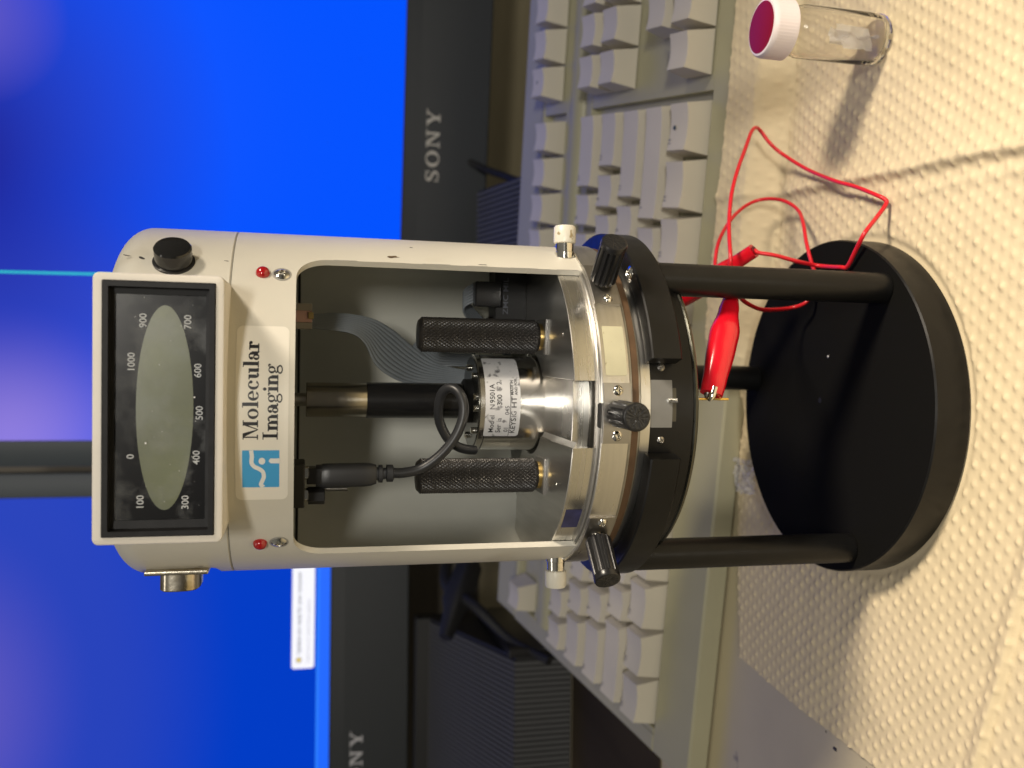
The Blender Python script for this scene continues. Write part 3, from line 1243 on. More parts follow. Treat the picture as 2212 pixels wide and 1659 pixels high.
def knurl_mesh(r, z0, z1):
    mb = MB()
    nt_ = 32
    seg = nt_*4
    pitch = 2*pi*r/nt_
    rows = int((z1-z0-2.2)/pitch*4)
    vs = []
    zs = []
    prof = [(0, r*.80, False), (0.0, r*.86, False), (.9, r*1.0, False)]
    ring_z = [(z0+.0, r*.85, 0), (z0+.9, r*.99, 0)]
    for k in range(rows+1):
        ring_z.append((z0+1.1+(z1-z0-2.2)*k/rows, r, 1))
    ring_z += [(z1-.9, r*.99, 0), (z1-.1, r*.84, 0), (z1, r*.78, 0)]
    for (z, rr_, kn) in ring_z:
        for i in range(seg):
            a_ = 2*pi*i/seg
            h = 0
            if kn:
                u = (r*a_/pitch+z/pitch*.70)
                v = (r*a_/pitch-z/pitch*.70)
                # integer wrap needs whole turns of the helix: nt_ teeth each way
                du = abs(u-floor(u)-.5)*2
                dv = abs(v-floor(v)-.5)*2
                h = .42*min(1, (1-max(du, dv))*1.5)-.2
            vs.append(((rr_+h)*cos(a_), (rr_+h)*sin(a_), z))
    fs = []
    for k in range(len(ring_z)-1):
        for i in range(seg):
            j = (i+1) % seg
            fs.append((k*seg+i, k*seg+j, (k+1)*seg+j, (k+1)*seg+i))
    fs.append(tuple(range(seg-1, -1, -1)))
    fs.append(tuple((len(ring_z)-1)*seg+i for i in range(seg)))
    mb.add(vs, fs)
    return mb


kn0 = knurl_mesh(4.75, 113.6, 148.4).mesh('knurled_handle', KNURL, 30)
for (x, y) in ((19.9, -13.2), (-20.0, -14.8)):
    o = bpy.data.objects.new('knurled_handle', kn0)
    COL.objects.link(o)
    o.parent = head
    o.location = (x*MM, y*MM, 0)
    MB().rod([(3.9, 112.6), (3.9, 113.6)], 40, T(x, y, 0)).build('brass_washer', BRASS, head)
    MB().box(x-5.1, x+5.1, y-5.1, y+5.1, 111.75, 112.6, .1).build('handle_base', mat('base_steel', (0.24, 0.235, 0.225), .5, .9), head, 25)

# inside top: connector block on the left, terminal on the right -------------------
MB().box(-26.5, -15.0, -26, -14, 178.9, 183.1, .3).build('socket_block', BLKMAT, head)
for x in (-17.7, -23.6):
    MB().rod([(1.9, 0), (1.9, .9), (1.5, 1.1)], 24, aim((x, -22.5, 178.9), (0, 0, -1))).build('socket_washer', CHROME, head)
MB().box(-20.6, -16.4, -24, -18, 174.6, 178.4, .2).build('socket_pin_block', BLKPL, head)
MB().rod([(2.3, 0), (2.3, 4.2), (2.0, 4.4)], 6, aim((-23.9, -22.0, 178.0), (0, 0, -1))).build('hex_standoff', BLKPL, head)
th = MB()
pr = []
for k in range(36):
    pr += [(.62, k*.30), (.80, k*.30+.15)]
th.rod(pr, 16, aim((-22.4, -20.0, 178.2), (0, 0, -1)))
th.build('threaded_rod', STEELD, head, 20)
for (x0, x1, m_) in ((20.6, 22.4, GREYC), (22.45, 25.6, PINK), (25.65, 27.6, GREYC)):
    MB().box(x0, x1, -12, -6, 177.4, 183.1, .1).build('terminal_block', m_, head, None)
MB().box(23.4, 25.2, -12.6, -9, 177.0, 178.4, .1).build('brass_tab', BRASS, head)

# bottom right inside: black module with two screws and a white printed code
MB().box(23, 42.5, 8, 18, 111.6, 121.8, .3).build('relay_module', BLKMAT, head, label='small black electronic module inside')
MB().box(29.2, 36.8, 4.8, 9, 120.4, 128.6, .3).build('module_socket', BLKPL, head)
for x in (25.2, 41.2):
    MB().rod([(1.2, 0), (1.2, 1.6), (.9, 2.0), (.3, 2.2)], 20, T(x, 11, 121.8)).build('module_screw', CHROME, head)
v2, f2 = text_pts('ZMC MIL', 2.3, 'LEFT', .01)
mb = MB()
mb.add([(27.0+x*1.25, 7.93, 117.7+y) for x, y in v2], f2)
mb.build('module_print', mat('dim_print', (0.10, 0.105, 0.13), .6), head, None)
rbm = MB()
for k in range(7):
    rbm.tube([(31+k*.9, 10, 128), (28+k*.8, 12, 131), (20+k*.9, 24, 122), (13+k*.7, 28, 112)], .42, 8, 6)
rbm.build('module_ribbon', RIBBON, head, 50)

# grey ribbon cable from the terminal to the scanner -------------------------------


def rib(pairs, n_w=10, name='ribbon_cable'):
    """pairs: (left point, right point) across the ribbon; builds a corrugated strip"""
    L, R = [Vector(p[0]) for p in pairs], [Vector(p[1]) for p in pairs]

    def spline(P):
        Q = []
        n = len(P)
        for i in range(n-1):
            p0, p1, p2, p3 = P[max(0, i-1)], P[i], P[i+1], P[min(n-1, i+2)]
            for k in range(8):
                t = k/8
                Q.append(.5*((2*p1)+(-p0+p2)*t+(2*p0-5*p1+4*p2-p3)*t*t+(-p0+3*p1-3*p2+p3)*t**3))
        Q.append(P[-1])
        return Q
    A, B = spline(L), spline(R)
    m = n_w*6
    vs = []
    for side in (1, -1):
        for i in range(len(A)):
            t = (A[min(i+1, len(A)-1)]-A[max(i-1, 0)]).normalized()
            w = (B[i]-A[i])
            nrm = t.cross(w).normalized()
            for k in range(m+1):
                ph = (k/m*n_w) % 1
                h = .32*abs(sin(pi*ph))**.7
                vs.append(tuple(A[i]+w*(k/m)+nrm*(h+.06)*side))
    fs = []
    c = m+1
    N = len(A)*c
    for i in range(len(A)-1):
        for k in range(m):
            a = i*c+k
            fs.append((a, a+1, a+c+1, a+c))
            fs.append((N+a, N+a+c, N+a+c+1, N+a+1))
    mb = MB()
    mb.add(vs, fs)
    return mb.build(name, RIBBON, head, 60)


def HP(px, py, Y):
    """point of the interior seen at that place of the photo, taken at depth Y (used once for laying the soft cables)"""
    x = (1100+px*1200/1373)/1.8227
    y = (900+py*1200/1373)/1.8227
    d = F_+R2*((1659-y)-829.5)/1941.9+U2*(1106-x)/1941.9
    C = Vector((5.67, -266.26, 180.03))
    p = C+d*((Y-C.y)/d.y)
    return tuple(RZ(2.2) @ p)


rib([(HP(88, 392, 2), HP(88, 436, -2)), (HP(130, 388, 2), HP(135, 446, -3)), (HP(230, 382, 4), HP(240, 458, -4)), (HP(330, 388, 6), HP(330, 474, -5)), (HP(430, 410, 8), HP(385, 520, -3)),
     (HP(520, 462, 12), HP(430, 610, 0)), (HP(600, 530, 16), HP(500, 668, 4)), (HP(680, 590, 18), HP(590, 700, 8)), (HP(760, 622, 18), HP(730, 706, 9)), (HP(850, 640, 14), HP(850, 705, 8))])
rib([(HP(640, 480, 22), HP(600, 530, 16)), (HP(720, 545, 24), HP(690, 610, 18)), (HP(790, 560, 20), HP(800, 620, 16)), (HP(880, 560, 12), HP(880, 620, 10))], 6)

# ================================================================== SCANNER
scan = thing('scanner', 'steel scanner can with worn white label and black rod above, standing inside the cream housing', 'scanner')
MB().rod([(14.3, 105.9), (14.3, 128.6), (14.45, 128.8), (14.45, 130.1), (14.2, 130.3), (13.6, 130.3)], 96).build('can', CAN, scan, 25)
MB().rod([(13.6, 130.25), (13.6, 130.5)], 64).build('can_top', mat('can_top', (0.10, 0.10, 0.09), .2, .8), scan, 25)
MB().lathe([(14.33, 128.3), (14.33, 128.55)], 96).build('can_groove', BLKMAT, scan)
for a_ in (10, -8, -50, 48, 100, -110):
    MB().rod([(1.0, 130.4), (1.0, 131.4), (.8, 131.6)], 20, T(*cyl_p(10.6, a_, 0))).build('cap_screw', CHROME, scan)
MB().rod([(6.6, 130.4), (6.6, 132.6), (5.9, 133)], 40, T(.45, 0, 0)).build('rod_collar', BLKMAT, scan)
MB().rod([(5.25, 132), (5.25, 161.4)], 48, T(.45, 0, 0)).build('black_rod', mat('rod_black', (0.012, 0.012, 0.013), .25), scan, 30)
MB().rod([(4.9, 161.3), (5.0, 161.5), (5.0, 169.75)], 48, T(.45, 0, 0)).build('steel_rod', mat('rod_steel', (0.40, 0.37, 0.31), .25, 1.0, var=.05, vscale=60), scan, 30)
MB().rod([(4.7, 169.75), (4.7, 169.95), (5.0, 169.97), (5.0, 178.5), (4.8, 178.7)], 48, T(.45, 0, 0)).build('steel_rod', MATS['rod_steel'], scan, 30)
MB().rod([(1.9, 178.6), (1.9, 183.2)], 24, T(.45, 0, 0)).build('rod_tip', STEELD, scan, 30)
v_, f_ = strip_patch(-41.5, 66, 118.4, 129.0, 14.38, 1.0, 40, 14.38)
mb = MB()
mb.add([v for v in v_], f_)
cl = mb.build('worn_sticker', CANLAB, scan, 60)


def can_text(txt, a0, z, size, sx=1.0, m=INK, bold=0.02):
    v2, f2 = text_pts(txt, size, 'LEFT', bold)
    mb = MB()
    mb.add([tuple(cyl_p(14.42, a0+x*sx/14.42*180/pi, z+y)) for x, y in v2], f2)
    return mb.build('lettering', m, cl, None)


FADE = mat('faded_ink', (0.14, 0.14, 0.15), .5)
can_text('Mod', -36, 126.0, 2.1, 1.0)
can_text('el', -18.5, 126.0, 2.1, .9, FADE)
can_text('N', -7.0, 126.0, 2.1, 1.0, FADE)
can_text('9501A', 0.5, 126.0, 2.1, 1.0)
can_text('Ser', -36, 123.9, 2.1)
can_text('ia', -21.5, 123.9, 2.1, .9, FADE)
can_text('300', -2, 123.9, 2.1, 1.0)
can_text('- 2.', 17, 123.9, 2.1, 1.0, FADE)
can_text('01', -35, 121.7, 1.8)
can_text('045', -13, 121.7, 1.8, 1, FADE)
can_text('KEYS', -37, 119.6, 2.2, 1.05)
can_text('IG', -16, 119.6, 2.2, .9, FADE)
can_text('HT', -5, 119.6, 2.2, 1.15)
can_text('MADE IN', 10, 120.5, 1.15)
can_text('AND FOR', 10, 119.3, 1.15)
v_, f_ = strip_patch(-41.0, 24, 121.25, 121.42, 14.43, .02, 20, 14.4)
mb = MB()
mb.add(v_, f_)
mb.build('label_line', INK, cl, None)

# black cord with plug


def WP(px, py, Y):
    return tuple(RZ(-2.2) @ Vector(HP(px, py, Y)))


cable = MB()
cable.tube([WP(505, 1100, -21), WP(560, 1100, -21), WP(640, 1080, -21), WP(720, 1025, -22), WP(785, 950, -23), WP(822, 870, -23.5), WP(830, 800, -23.5),
            WP(810, 740, -22.5), WP(770, 718, -20.5), WP(735, 740, -18.5), WP(718, 800, -16.5), WP(722, 870, -14.5), WP(755, 940, -13), WP(800, 980, -12), WP(845, 995, -10.5), WP(880, 998, -9)],
           1.38, 16, 8)
cb = cable.build('cord', RUBBER, scan, 60)
pg = MB()
pc = Vector(WP(430, 1107, -20.5))


def sect(hx, hy, z, cx, cy, n=28, p_=3.4):
    out = []
    for k in range(n):
        a_ = 2*pi*k/n
        c, s_ = cos(a_), sin(a_)
        out.append((cx+hx*(abs(c)**(2/p_))*(1 if c >= 0 else -1), cy+hy*(abs(s_)**(2/p_))*(1 if s_ >= 0 else -1), z))
    return out


def loft(mb, secs):
    n = len(secs[0])
    vs = [v for s_ in secs for v in s_]
    fs = []
    for k in range(len(secs)-1):
        for i in range(n):
            j = (i+1) % n
            fs.append((k*n+i, k*n+j, (k+1)*n+j, (k+1)*n+i))
    fs.append(tuple(range(n-1, -1, -1)))
    fs.append(tuple((len(secs)-1)*n+i for i in range(n)))
    mb.add(vs, fs)
    return mb


px_, py_ = -19.3, -20.5
loft(pg, [sect(2.6, 2.0, 160.1, px_+.1, py_), sect(3.05, 2.3, 161.5, px_+.05, py_), sect(3.2, 2.6, 163.5, px_, py_), sect(3.2, 2.7, 172.2, px_-.1, py_),
          sect(3.25, 2.7, 174.2, px_-.2, py_), sect(3.0, 2.5, 174.6, px_-.2, py_), sect(3.0, 2.5, 176.0, px_-.2, py_)])
pg.build('plug', RUBBER, scan, 40)
sr = MB()
loft(sr, [sect(1.5, 1.5, 155.2, px_+.3, py_, p_=2.4), sect(2.3, 2.0, 155.6, px_+.3, py_), sect(2.3, 2.0, 157.2, px_+.3, py_), sect(1.5, 1.4, 157.4, px_+.3, py_), sect(1.5, 1.4, 158.2, px_+.2, py_),
          sect(2.4, 2.0, 158.4, px_+.2, py_), sect(2.4, 2.0, 159.4, px_+.2, py_), sect(1.8, 1.6, 159.5, px_+.2, py_), sect(1.8, 1.6, 160.2, px_+.2, py_)])
sr.build('strain_relief', RUBBER, scan, 30)

# ================================================================== SAMPLE STAGE
stage = thing('sample_stage', 'round black sample stage hanging inside the support ring, with a gold pin below', 'sample stage', (0, 0, 0))
MB().lathe([(0.01, 78.9), (45.7, 78.9), (45.95, 79.2), (45.95, 91.1), (0.01, 91.1)], 160).build('stage_body', BLKAN, stage, 25)
MB().lathe([(0.01, 77.3), (45.2, 77.3), (45.75, 77.7), (45.85, 78.3), (45.5, 78.75), (0.01, 78.85)], 160).build('stage_plate', mat('dark_plate', (0.10, 0.10, 0.085), .3, 1.0, rvar=.1, vscale=120), stage, 40)
v_, f_ = strip_patch(-6.6, 9.0, 85.1, 91.25, 46.02, .15, 16, 46)
mb = MB()
mb.add(v_, f_)
mb.build('grey_slide', SLIDE, stage, 40)
v_, f_ = strip_patch(-4.6, 6.4, 84.0, 85.08, 46.0, .05, 12, 46)
mb = MB()
mb.add(v_, f_)
mb.build('slide_step', mat('slide_step', (0.05, 0.045, 0.03), .4), stage, 40)
th = MB()
pr = []
for k in range(9):
    pr += [(.5, k*.28), (.66, k*.28+.14)]
th.rod(pr, 14, aim(cyl_p(46.3, 2.2, 86.4), (0, 0, -1)))
th.build('stud', CHROME, stage, 20)
for a_ in (13.3, -10.9):
    screw(stage, cyl_p(45.95, a_, 87.9), cyl_d(a_), 1.05, STEELD, .5, 30)
PX, PY = 2.2, -38.0
MB().rod([(1.1, 77.3), (1.1, 76.0), (.7, 75.8), (.7, 74.2), (.4, 73.9)], 20, T(PX, PY, 0)).build('pin_nut', CHROME, stage)
MB().rod([(.34, 77), (.34, 68.5), (.42, 68.3), (.36, 65.2)], 14, T(PX, PY, 0)).build('gold_pin', GOLD, stage)

# ================================================================== ALLIGATOR LEAD
lead = thing('test_lead', 'thin red wire lead with two red alligator clips, one gripping the gold pin', 'clip lead')


def IP(x, y, Y):
    """photo place (2212 px frame) at depth Y"""
    d = F_+R2*((1659-y)-829.5)/1941.9+U2*(1106-x)/1941.9
    C = Vector((5.67, -266.26, 180.03))
    return C+d*((Y-C.y)/d.y)


def PP(px, py, Y):
    return IP((2600+px*800/1659)/1.8227, (900+py*800/1659)/1.8227, Y)


def WW(px, py, Y):
    return IP((2500+px*1532/1271)/1.8227, (400+py*1532/1271)/1.8227, Y)


def boot(mouth, mid_, tail, wid, hgt=None):
    """flattened bottle shaped insulating boot along a bent axis; wid: list of (t, half width, half height)"""
    A, B, Cc = Vector(mouth), Vector(mid_), Vector(tail)
    mb = MB()
    n = 40
    seg = 28
    vs = []
    view = Vector((0, -1, .25)).normalized()
    for i in range(n+1):
        t = i/n
        q = A*(1-t)**2+(2*B-.5*(A+Cc))*2*t*(1-t)+Cc*t*t
        tg_ = (-A*(1-t)*2+(2*B-.5*(A+Cc))*2*(1-2*t)+Cc*2*t).normalized()
        w = tg_.cross(view).normalized()
        h = w.cross(tg_).normalized()
        for k in range(len(wid)-1):
            if wid[k][0] <= t <= wid[k+1][0]:
                f = (t-wid[k][0])/(wid[k+1][0]-wid[k][0])
                f = f*f*(3-2*f)
                hw = wid[k][1]*(1-f)+wid[k+1][1]*f
                hh = wid[k][2]*(1-f)+wid[k+1][2]*f
        for k in range(seg):
            a_ = 2*pi*k/seg
            c, s_ = cos(a_), sin(a_)
            pw = 2.6
            vs.append(tuple(q+w*hw*(abs(c)**(2/pw))*(1 if c > 0 else -1)+h*hh*(abs(s_)**(2/pw))*(1 if s_ > 0 else -1)))
    fs = []
    for i in range(n):
        for k in range(seg):
            j = (k+1) % seg
            fs.append((i*seg+k, i*seg+j, (i+1)*seg+j, (i+1)*seg+k))
    fs.append(tuple(range(seg-1, -1, -1)))
    fs.append(tuple(n*seg+k for k in range(seg)))
    mb.add(vs, fs)
    return mb


boot(PP(415, 1352, -38), PP(508, 930, -32), PP(590, 480, -23), [(0, 3.15, 2.0), (.12, 3.35, 2.4), (.45, 4.0, 3.4), (.58, 4.15, 3.6), (.78, 2.9, 2.6), (.92, 2.1, 2.1), (1, 2.1, 2.1)]).build('clip_boot', REDP, lead, 50)
boot(PP(20, 650, 32), PP(380, 430, 18), PP(765, 180, 4), [(0, 2.6, 2.0), (.3, 3.9, 3.3), (.45, 4.1, 3.6), (.68, 3.0, 2.8), (.84, 2.4, 2.4), (1, 2.35, 2.35)]).build('clip_boot', REDP, lead, 50)
MB().rod([(1.5, 0), (1.5, .3)], 20, aim(PP(768, 178, 3.7), PP(768, 178, 3.7)-PP(700, 215, 6))).build('boot_mouth', mat('dark_red', (0.12, 0.0, 0.004), .5), lead)
jw = MB()
jw.tube([PP(440, 1300, -38.5), PP(425, 1352, -39), PP(408, 1384, -39), PP(392, 1400, -38.6)], [1.3, 1.2, .95, .5], 12, 5)
jw.build('clip_jaw', CHROME, lead, 50)
jw = MB()
jw.tube([PP(400, 1300, -37.2), PP(385, 1352, -37.2), PP(380, 1385, -37.4)], [1.1, 1.0, .5], 12, 5)
jw.build('clip_jaw', STEELD, lead, 50)
wr = MB()
wpts = [PP(588, 500, -23.5), PP(640, 545, -22), WW(360, 655, -14), WW(405, 677, 0), WW(450, 680, 6), WW(510, 674, 8), WW(560, 655, 4), WW(592, 600, 4), WW(588, 560, 5), WW(575, 520, 8),
        WW(560, 460, 12), WW(550, 400, 18), WW(535, 358, 26), WW(500, 330, 32), WW(455, 318, 38), WW(405, 322, 44), WW(360, 342, 44), WW(320, 378, 40), WW(286, 430, 34), WW(268, 480, 30), WW(262, 540, 26),
        WW(272, 600, 12), WW(295, 600, 6), WW(308, 560, 2), WW(312, 510, 0), WW(308, 440, 4), WW(308, 380, 8), WW(316, 300, 12), WW(335, 225, 18), WW(362, 150, 26), WW(380, 100, 32), WW(396, 85, 36), WW(412, 98, 38), WW(440, 135, 36), WW(480, 170, 34),
        WW(560, 220, 22), WW(650, 258, 5), WW(720, 278, -6), WW(790, 306, -16.5), WW(817, 320, -19), WW(820, 335, -19.5), WW(790, 378, -21), WW(750, 430, -24), WW(720, 488, -19.5), WW(694, 538, -14.5), WW(670, 541, -11.5), WW(600, 536, 0),
        WW(530, 522, -1), WW(460, 503, 0), WW(405, 494, 2), PP(775, 180, 3.2), PP(740, 195, 5)]
wr.tube([tuple(p) for p in wpts], .68, 12, 7)
wr.build('wire', WIRE, lead, 60)

# ================================================================== VIAL
vial = thing('glass_vial', 'small clear glass vial with white screw cap and dark red lid, standing on the towel', 'vial', (117.5, -11.5, .9))
GL = mat('clear_glass', (0.98, 0.97, 0.94), 0.07, trans=1.0, ior=1.25)
vg = MB()
prof = [(0.01, .0), (6.8, .0), (7.6, .35), (7.95, 1.2), (8.0, 2.5), (8.0, 28), (7.4, 30), (6.6, 31), (6.6, 34), (5.9, 34), (5.9, 31), (6.7, 29.6), (7.2, 27.8), (7.25, 3), (6.9, 2), (6.0, 1.5), (0.01, 1.3)]
vg.lathe(prof, 64)
vg.build('glass_body', GL, vial, 50)
cap = MB()
seg = 180
prof = [(8.9, 33.0, 0), (9.15, 33.2, 0), (9.15, 33.8, 0), (9.1, 34.1, 1), (9.1, 39.4, 1), (8.9, 40.4, 0), (8.35, 41.1, 0), (7.8, 41.25, 0)]
vs = []
for (r, z, k) in prof:
    for i in range(seg):
        a_ = 2*pi*i/seg
        rr_ = r-(.08 if (k and i % 3 == 0) else 0)
        vs.append((rr_*cos(a_), rr_*sin(a_), z))
fs = [(k*seg+i, k*seg+(i+1) % seg, (k+1)*seg+(i+1) % seg, (k+1)*seg+i) for k in range(len(prof)-1) for i in range(seg)]
fs.append(tuple(range(seg-1, -1, -1)))
fs.append(tuple((len(prof)-1)*seg+i for i in range(seg)))
cap.add(vs, fs)
cap.build('cap', mat('white_cap', (0.78, 0.70, 0.70), .4, spec=.5), vial, 35)
MB().rod([(7.75, 40.9), (7.75, 41.3), (7.5, 41.35)], 64).build('cap_disc', mat('cap_red', (0.22, 0.006, 0.004), .35, spec=.25, bump=.05, bscale=120), vial, 40)
# crumpled white scraps in the vial
scr = MB()
for (cx, cz, w, h, yaw, k) in ((-1, 8, 4.2, 5.5, 20, 1), (1.5, 11, 3.2, 5.2, -40, 2), (-.5, 5, 4.4, 2.6, 80, 3), (1, 14, 2.4, 3.6, 10, 4)):
    n = 8
    vs = []
    for j in range(n+1):
        for i in range(n+1):
            x = (i/n-.5)*2*w
            z = (j/n-.5)*2*h
            y = 1.6*noise.noise((i*.35, j*.35, k*3.3))+.5*noise.noise((i*1.1, j*1.1, k*1.3))
            X = x*cos(rad(yaw))-y*sin(rad(yaw))
            Y = x*sin(rad(yaw))+y*cos(rad(yaw))
            m_ = hypot(X, Y)
            if m_ > 6.3:
                X *= 6.3/m_
                Y *= 6.3/m_
            vs.append((cx*.3+X, Y, max(2.2, cz+z)))
    scr.add(vs, [(j*(n+1)+i, j*(n+1)+i+1, (j+1)*(n+1)+i+1, (j+1)*(n+1)+i) for j in range(n) for i in range(n)])
scr.build('white_scraps', mat('white_film', (0.90, 0.88, 0.88), .4, alpha=.6), vial, 40)

# ================================================================== KEYBOARD
kbd = thing('keyboard', 'beige desktop computer keyboard with pale keys, behind the stand and in front of the monitors', 'keyboard')
KB = Matrix(((E1[0], E2[0], 0, 0), (E1[1], E2[1], 0, 0), (0, 0, 1, 0), (0, 0, 0, 1)))
CASE = mat('beige_case', (0.37, 0.35, 0.235), .42, var=.04, vscale=30, bump=.04, bscale=1500)
KEYM = mat('key_plastic', (0.60, 0.555, 0.45), .45, var=.03, vscale=25, bump=.02, bscale=1200)


def kz(ey):
    return 10+.226*(ey-73)


def kslab(x0, x1, y0, y1, dz_top, dz_bot=None, zb=None, cham=.5):
    """block whose top follows the keyboard slope"""
    mb = MB()
    zt0, zt1 = kz(y0)+dz_top, kz(y1)+dz_top
    if zb is None:
        zb0, zb1 = kz(y0)+dz_bot, kz(y1)+dz_bot
    else:
        zb0 = zb1 = zb
    c = cham
    vs = [(x0, y0, zb0), (x1, y0, zb0), (x1, y1, zb1), (x0, y1, zb1),
          (x0, y0, zt0-c), (x1, y0, zt0-c), (x1, y1, zt1-c), (x0, y1, zt1-c),
          (x0+c, y0+c, zt0), (x1-c, y0+c, zt0), (x1-c, y1-c, zt1), (x0+c, y1-c, zt1)]
    fs = [(3, 2, 1, 0), (8, 9, 10, 11)]
    for a in (0, 4):
        for i in range(4):
            j = (i+1) % 4
            fs.append((a+i, a+j, a+4+j, a+4+i))
    mb.add(vs, fs)
    return mb


KX0, KX1 = -190.5, 268
case = MB()
WELL = -4.2


def addslab(*a, **k):
    m_ = kslab(*a, **k)
    case.add(m_.v, m_.f)


# floor of the wells and the frame round them (pieces butt end to end)
addslab(KX0+2, KX1-2, 75, 270, WELL, zb=2.0, cham=0)
case.v = case.v
addslab(KX0, KX1, 73, 99.6, 0, zb=1.2, cham=.9)
addslab(KX0, -178.6, 99.7, 246.3, 0, zb=1.2, cham=.6)
addslab(111.2, KX1, 99.7, 196.0, -.4, zb=1.2, cham=.3)
addslab(111.2, KX1, 222, 246.3, -.4, zb=1.2, cham=.3)
addslab(-178.5, KX1, 196.2, 221.8, -.2, zb=1.2, cham=.3)
addslab(KX0, KX1, 246.4, 272, 0, zb=1.2, cham=1.4)
case.build('case', CASE, kbd, None, KB)
# rounded ridge strip between the F keys and the numbers
rg = MB()
n = 10
vs = []
for x in (-178, KX1-4):
    for k in range(n+1):
        a_ = pi*k/n
        y = 209-6.5*cos(a_)
        vs.append((x, y, kz(y)-.2+3.4*sin(a_)))
rg.add(vs, [(k+1, k, n+1+k, n+2+k) for k in range(n)]+[tuple(range(n+1)), tuple(range(2*n+1, n, -1))])
rg.build('ridge_strip', CASE, kbd, 50, KB)
kg = MB()
for (x0, x1, y0, y1) in ((KX0+3, KX1-3, 97.2, 97.5), (-181.6, -181.3, 99, 246), (KX0+3, KX1-3, 249.0, 249.3)):
    kg.add([(x0, y0, kz(y0)+.03), (x1, y0, kz(y0)+.03), (x1, y1, kz(y1)+.03), (x0, y1, kz(y1)+.03)], [(0, 1, 2, 3)])
kg.build('case_groove', mat('groove', (0.12, 0.11, 0.08), .6), kbd, None, KB)

KEYCACHE = {}


def key_mesh(w, d=17.8, h=12.5, sculpt=0.0, back=3.6):
    key = (round(w, 2), round(d, 1), round(h, 1))
    if key in KEYCACHE:
        return KEYCACHE[key]
    mb = MB()
    nx, ny = max(6, min(12, int(w/3))), 4
    tin = 1.9
    # base ring and top grid in keyboard-aligned local frame (x along, y back, z normal to slope)
    base = [(0, 0), (w, 0), (w, d), (0, d)]
    vs = [(x, y, 0) for x, y in base]
    # small roundover ring points made by the top grid's border lowered
    tx0, tx1, ty0, ty1 = tin, w-tin, 2.2, d-back
    for j in range(ny+1):
        for i in range(nx+1):
            u, v = i/nx, j/ny
            x = tx0+(tx1-tx0)*u
            y = ty0+(ty1-ty0)*v
            dish = -1.15*(1-(2*u-1)**2) if w < 24 else -0.9*(1-abs(2*u-1)**6)
            z = h+dish-.9*v*0
            vs.append((x, y, z))
    c = nx+1

    def T_(i, j):
        return 4+j*c+i
    fs = []
    for j in range(ny):
        for i in range(nx):
            fs.append((T_(i, j), T_(i+1, j), T_(i+1, j+1), T_(i, j+1)))
    fs.append((0, 1)+tuple(T_(i, 0) for i in range(nx, -1, -1)))
    fs.append((1, 2)+tuple(T_(nx, j) for j in range(ny, -1, -1)))
    fs.append((2, 3)+tuple(T_(i, ny) for i in range(0, nx+1)))
    fs.append((3, 0)+tuple(T_(0, j) for j in range(0, ny+1)))
    fs.append((3, 2, 1, 0))
    mb.add(vs, fs)
    me = mb.mesh('key', KEYM, 28)
    KEYCACHE[key] = me
    return me


slope = math.atan(.226)


def put_key(ex, ey, w, h=12.5, d=17.8, up=0.0):
    me = key_mesh(w-1.0, d, h)
    o = bpy.data.objects.new('key', me)
    COL.objects.link(o)
    o.parent = kbd
    # keys sit a little out of line, as worn keyboards do
    jx, jr = random.uniform(-.12, .12), random.uniform(-.5, .5)
    M = KB @ T(ex+.5+jx, ey, kz(ey)+WELL+1.2+up) @ RX(math.degrees(slope)) @ RZ(jr*.3) @ RY(jr)
    M = M.copy()
    M.translation = M.translation*MM
    o.matrix_world = M
    return o


U1 = 19.05
P = 18.6
rows = [
    (101.2, [1.25, 1.25, 1.25, 6.25, 1.25, 1.25, 1.25, 1.25], 12.8),
    (101.2+P, [2.25]+[1]*10+[2.75], 12.2),
    (101.2+2*P, [1.75]+[1]*11+[2.25], 12.0),
    (101.2+3*P, [1.5]+[1]*12+[1.5], 12.2),
    (101.2+4*P, [1]*13+[2], 12.8),
]
for (ey, ws, h) in rows:
    x = 108-15*U1
    for w in ws:
        put_key(x, ey, w*U1, h)
        x += w*U1
for x in [108-15*U1]+[108-15*U1+(2+k)*U1 for k in range(4)]+[108-15*U1+(6.5+k)*U1 for k in range(4)]+[108-(4-k)*U1 for k in range(4)]:
    put_key(x, 226.0, U1, 12.2)
for k in range(3):
    put_key(116.9+k*U1, 226, U1, 12.2, up=3.2)
    put_key(116.9+k*U1, 101.2+4*P, U1, 12.5, up=3.2)
    put_key(116.9+k*U1, 101.2+3*P, U1, 12.2, up=3.2)
    put_key(116.9+k*U1, 101.2, U1, 12.5, up=3.2)
put_key(116.9+U1, 101.2+P, U1, 12.2, up=3.2)
for j in range(5):
    for k in range(4):
        put_key(181+k*U1, 101.2+j*P, U1, 12.3, up=3.2)
mk = MB()
for (ex, ey, r_, zz) in ((96, 101.2+8, 1.0, 12.05), (127, 226+7, .8, 14.4), (134, 226+7.5, .8, 14.4)):
    z_ = kz(ey)+WELL+1.2+zz
    mk.add([(ex+r_*cos(a*pi/5), ey+r_*sin(a*pi/5), z_+.3+.226*r_*sin(a*pi/5)) for a in range(10)], [tuple(range(10))])
mk.build('key_mark', mat('key_mark', (0.03, 0.06, 0.06), .5), kbd, None, KB)
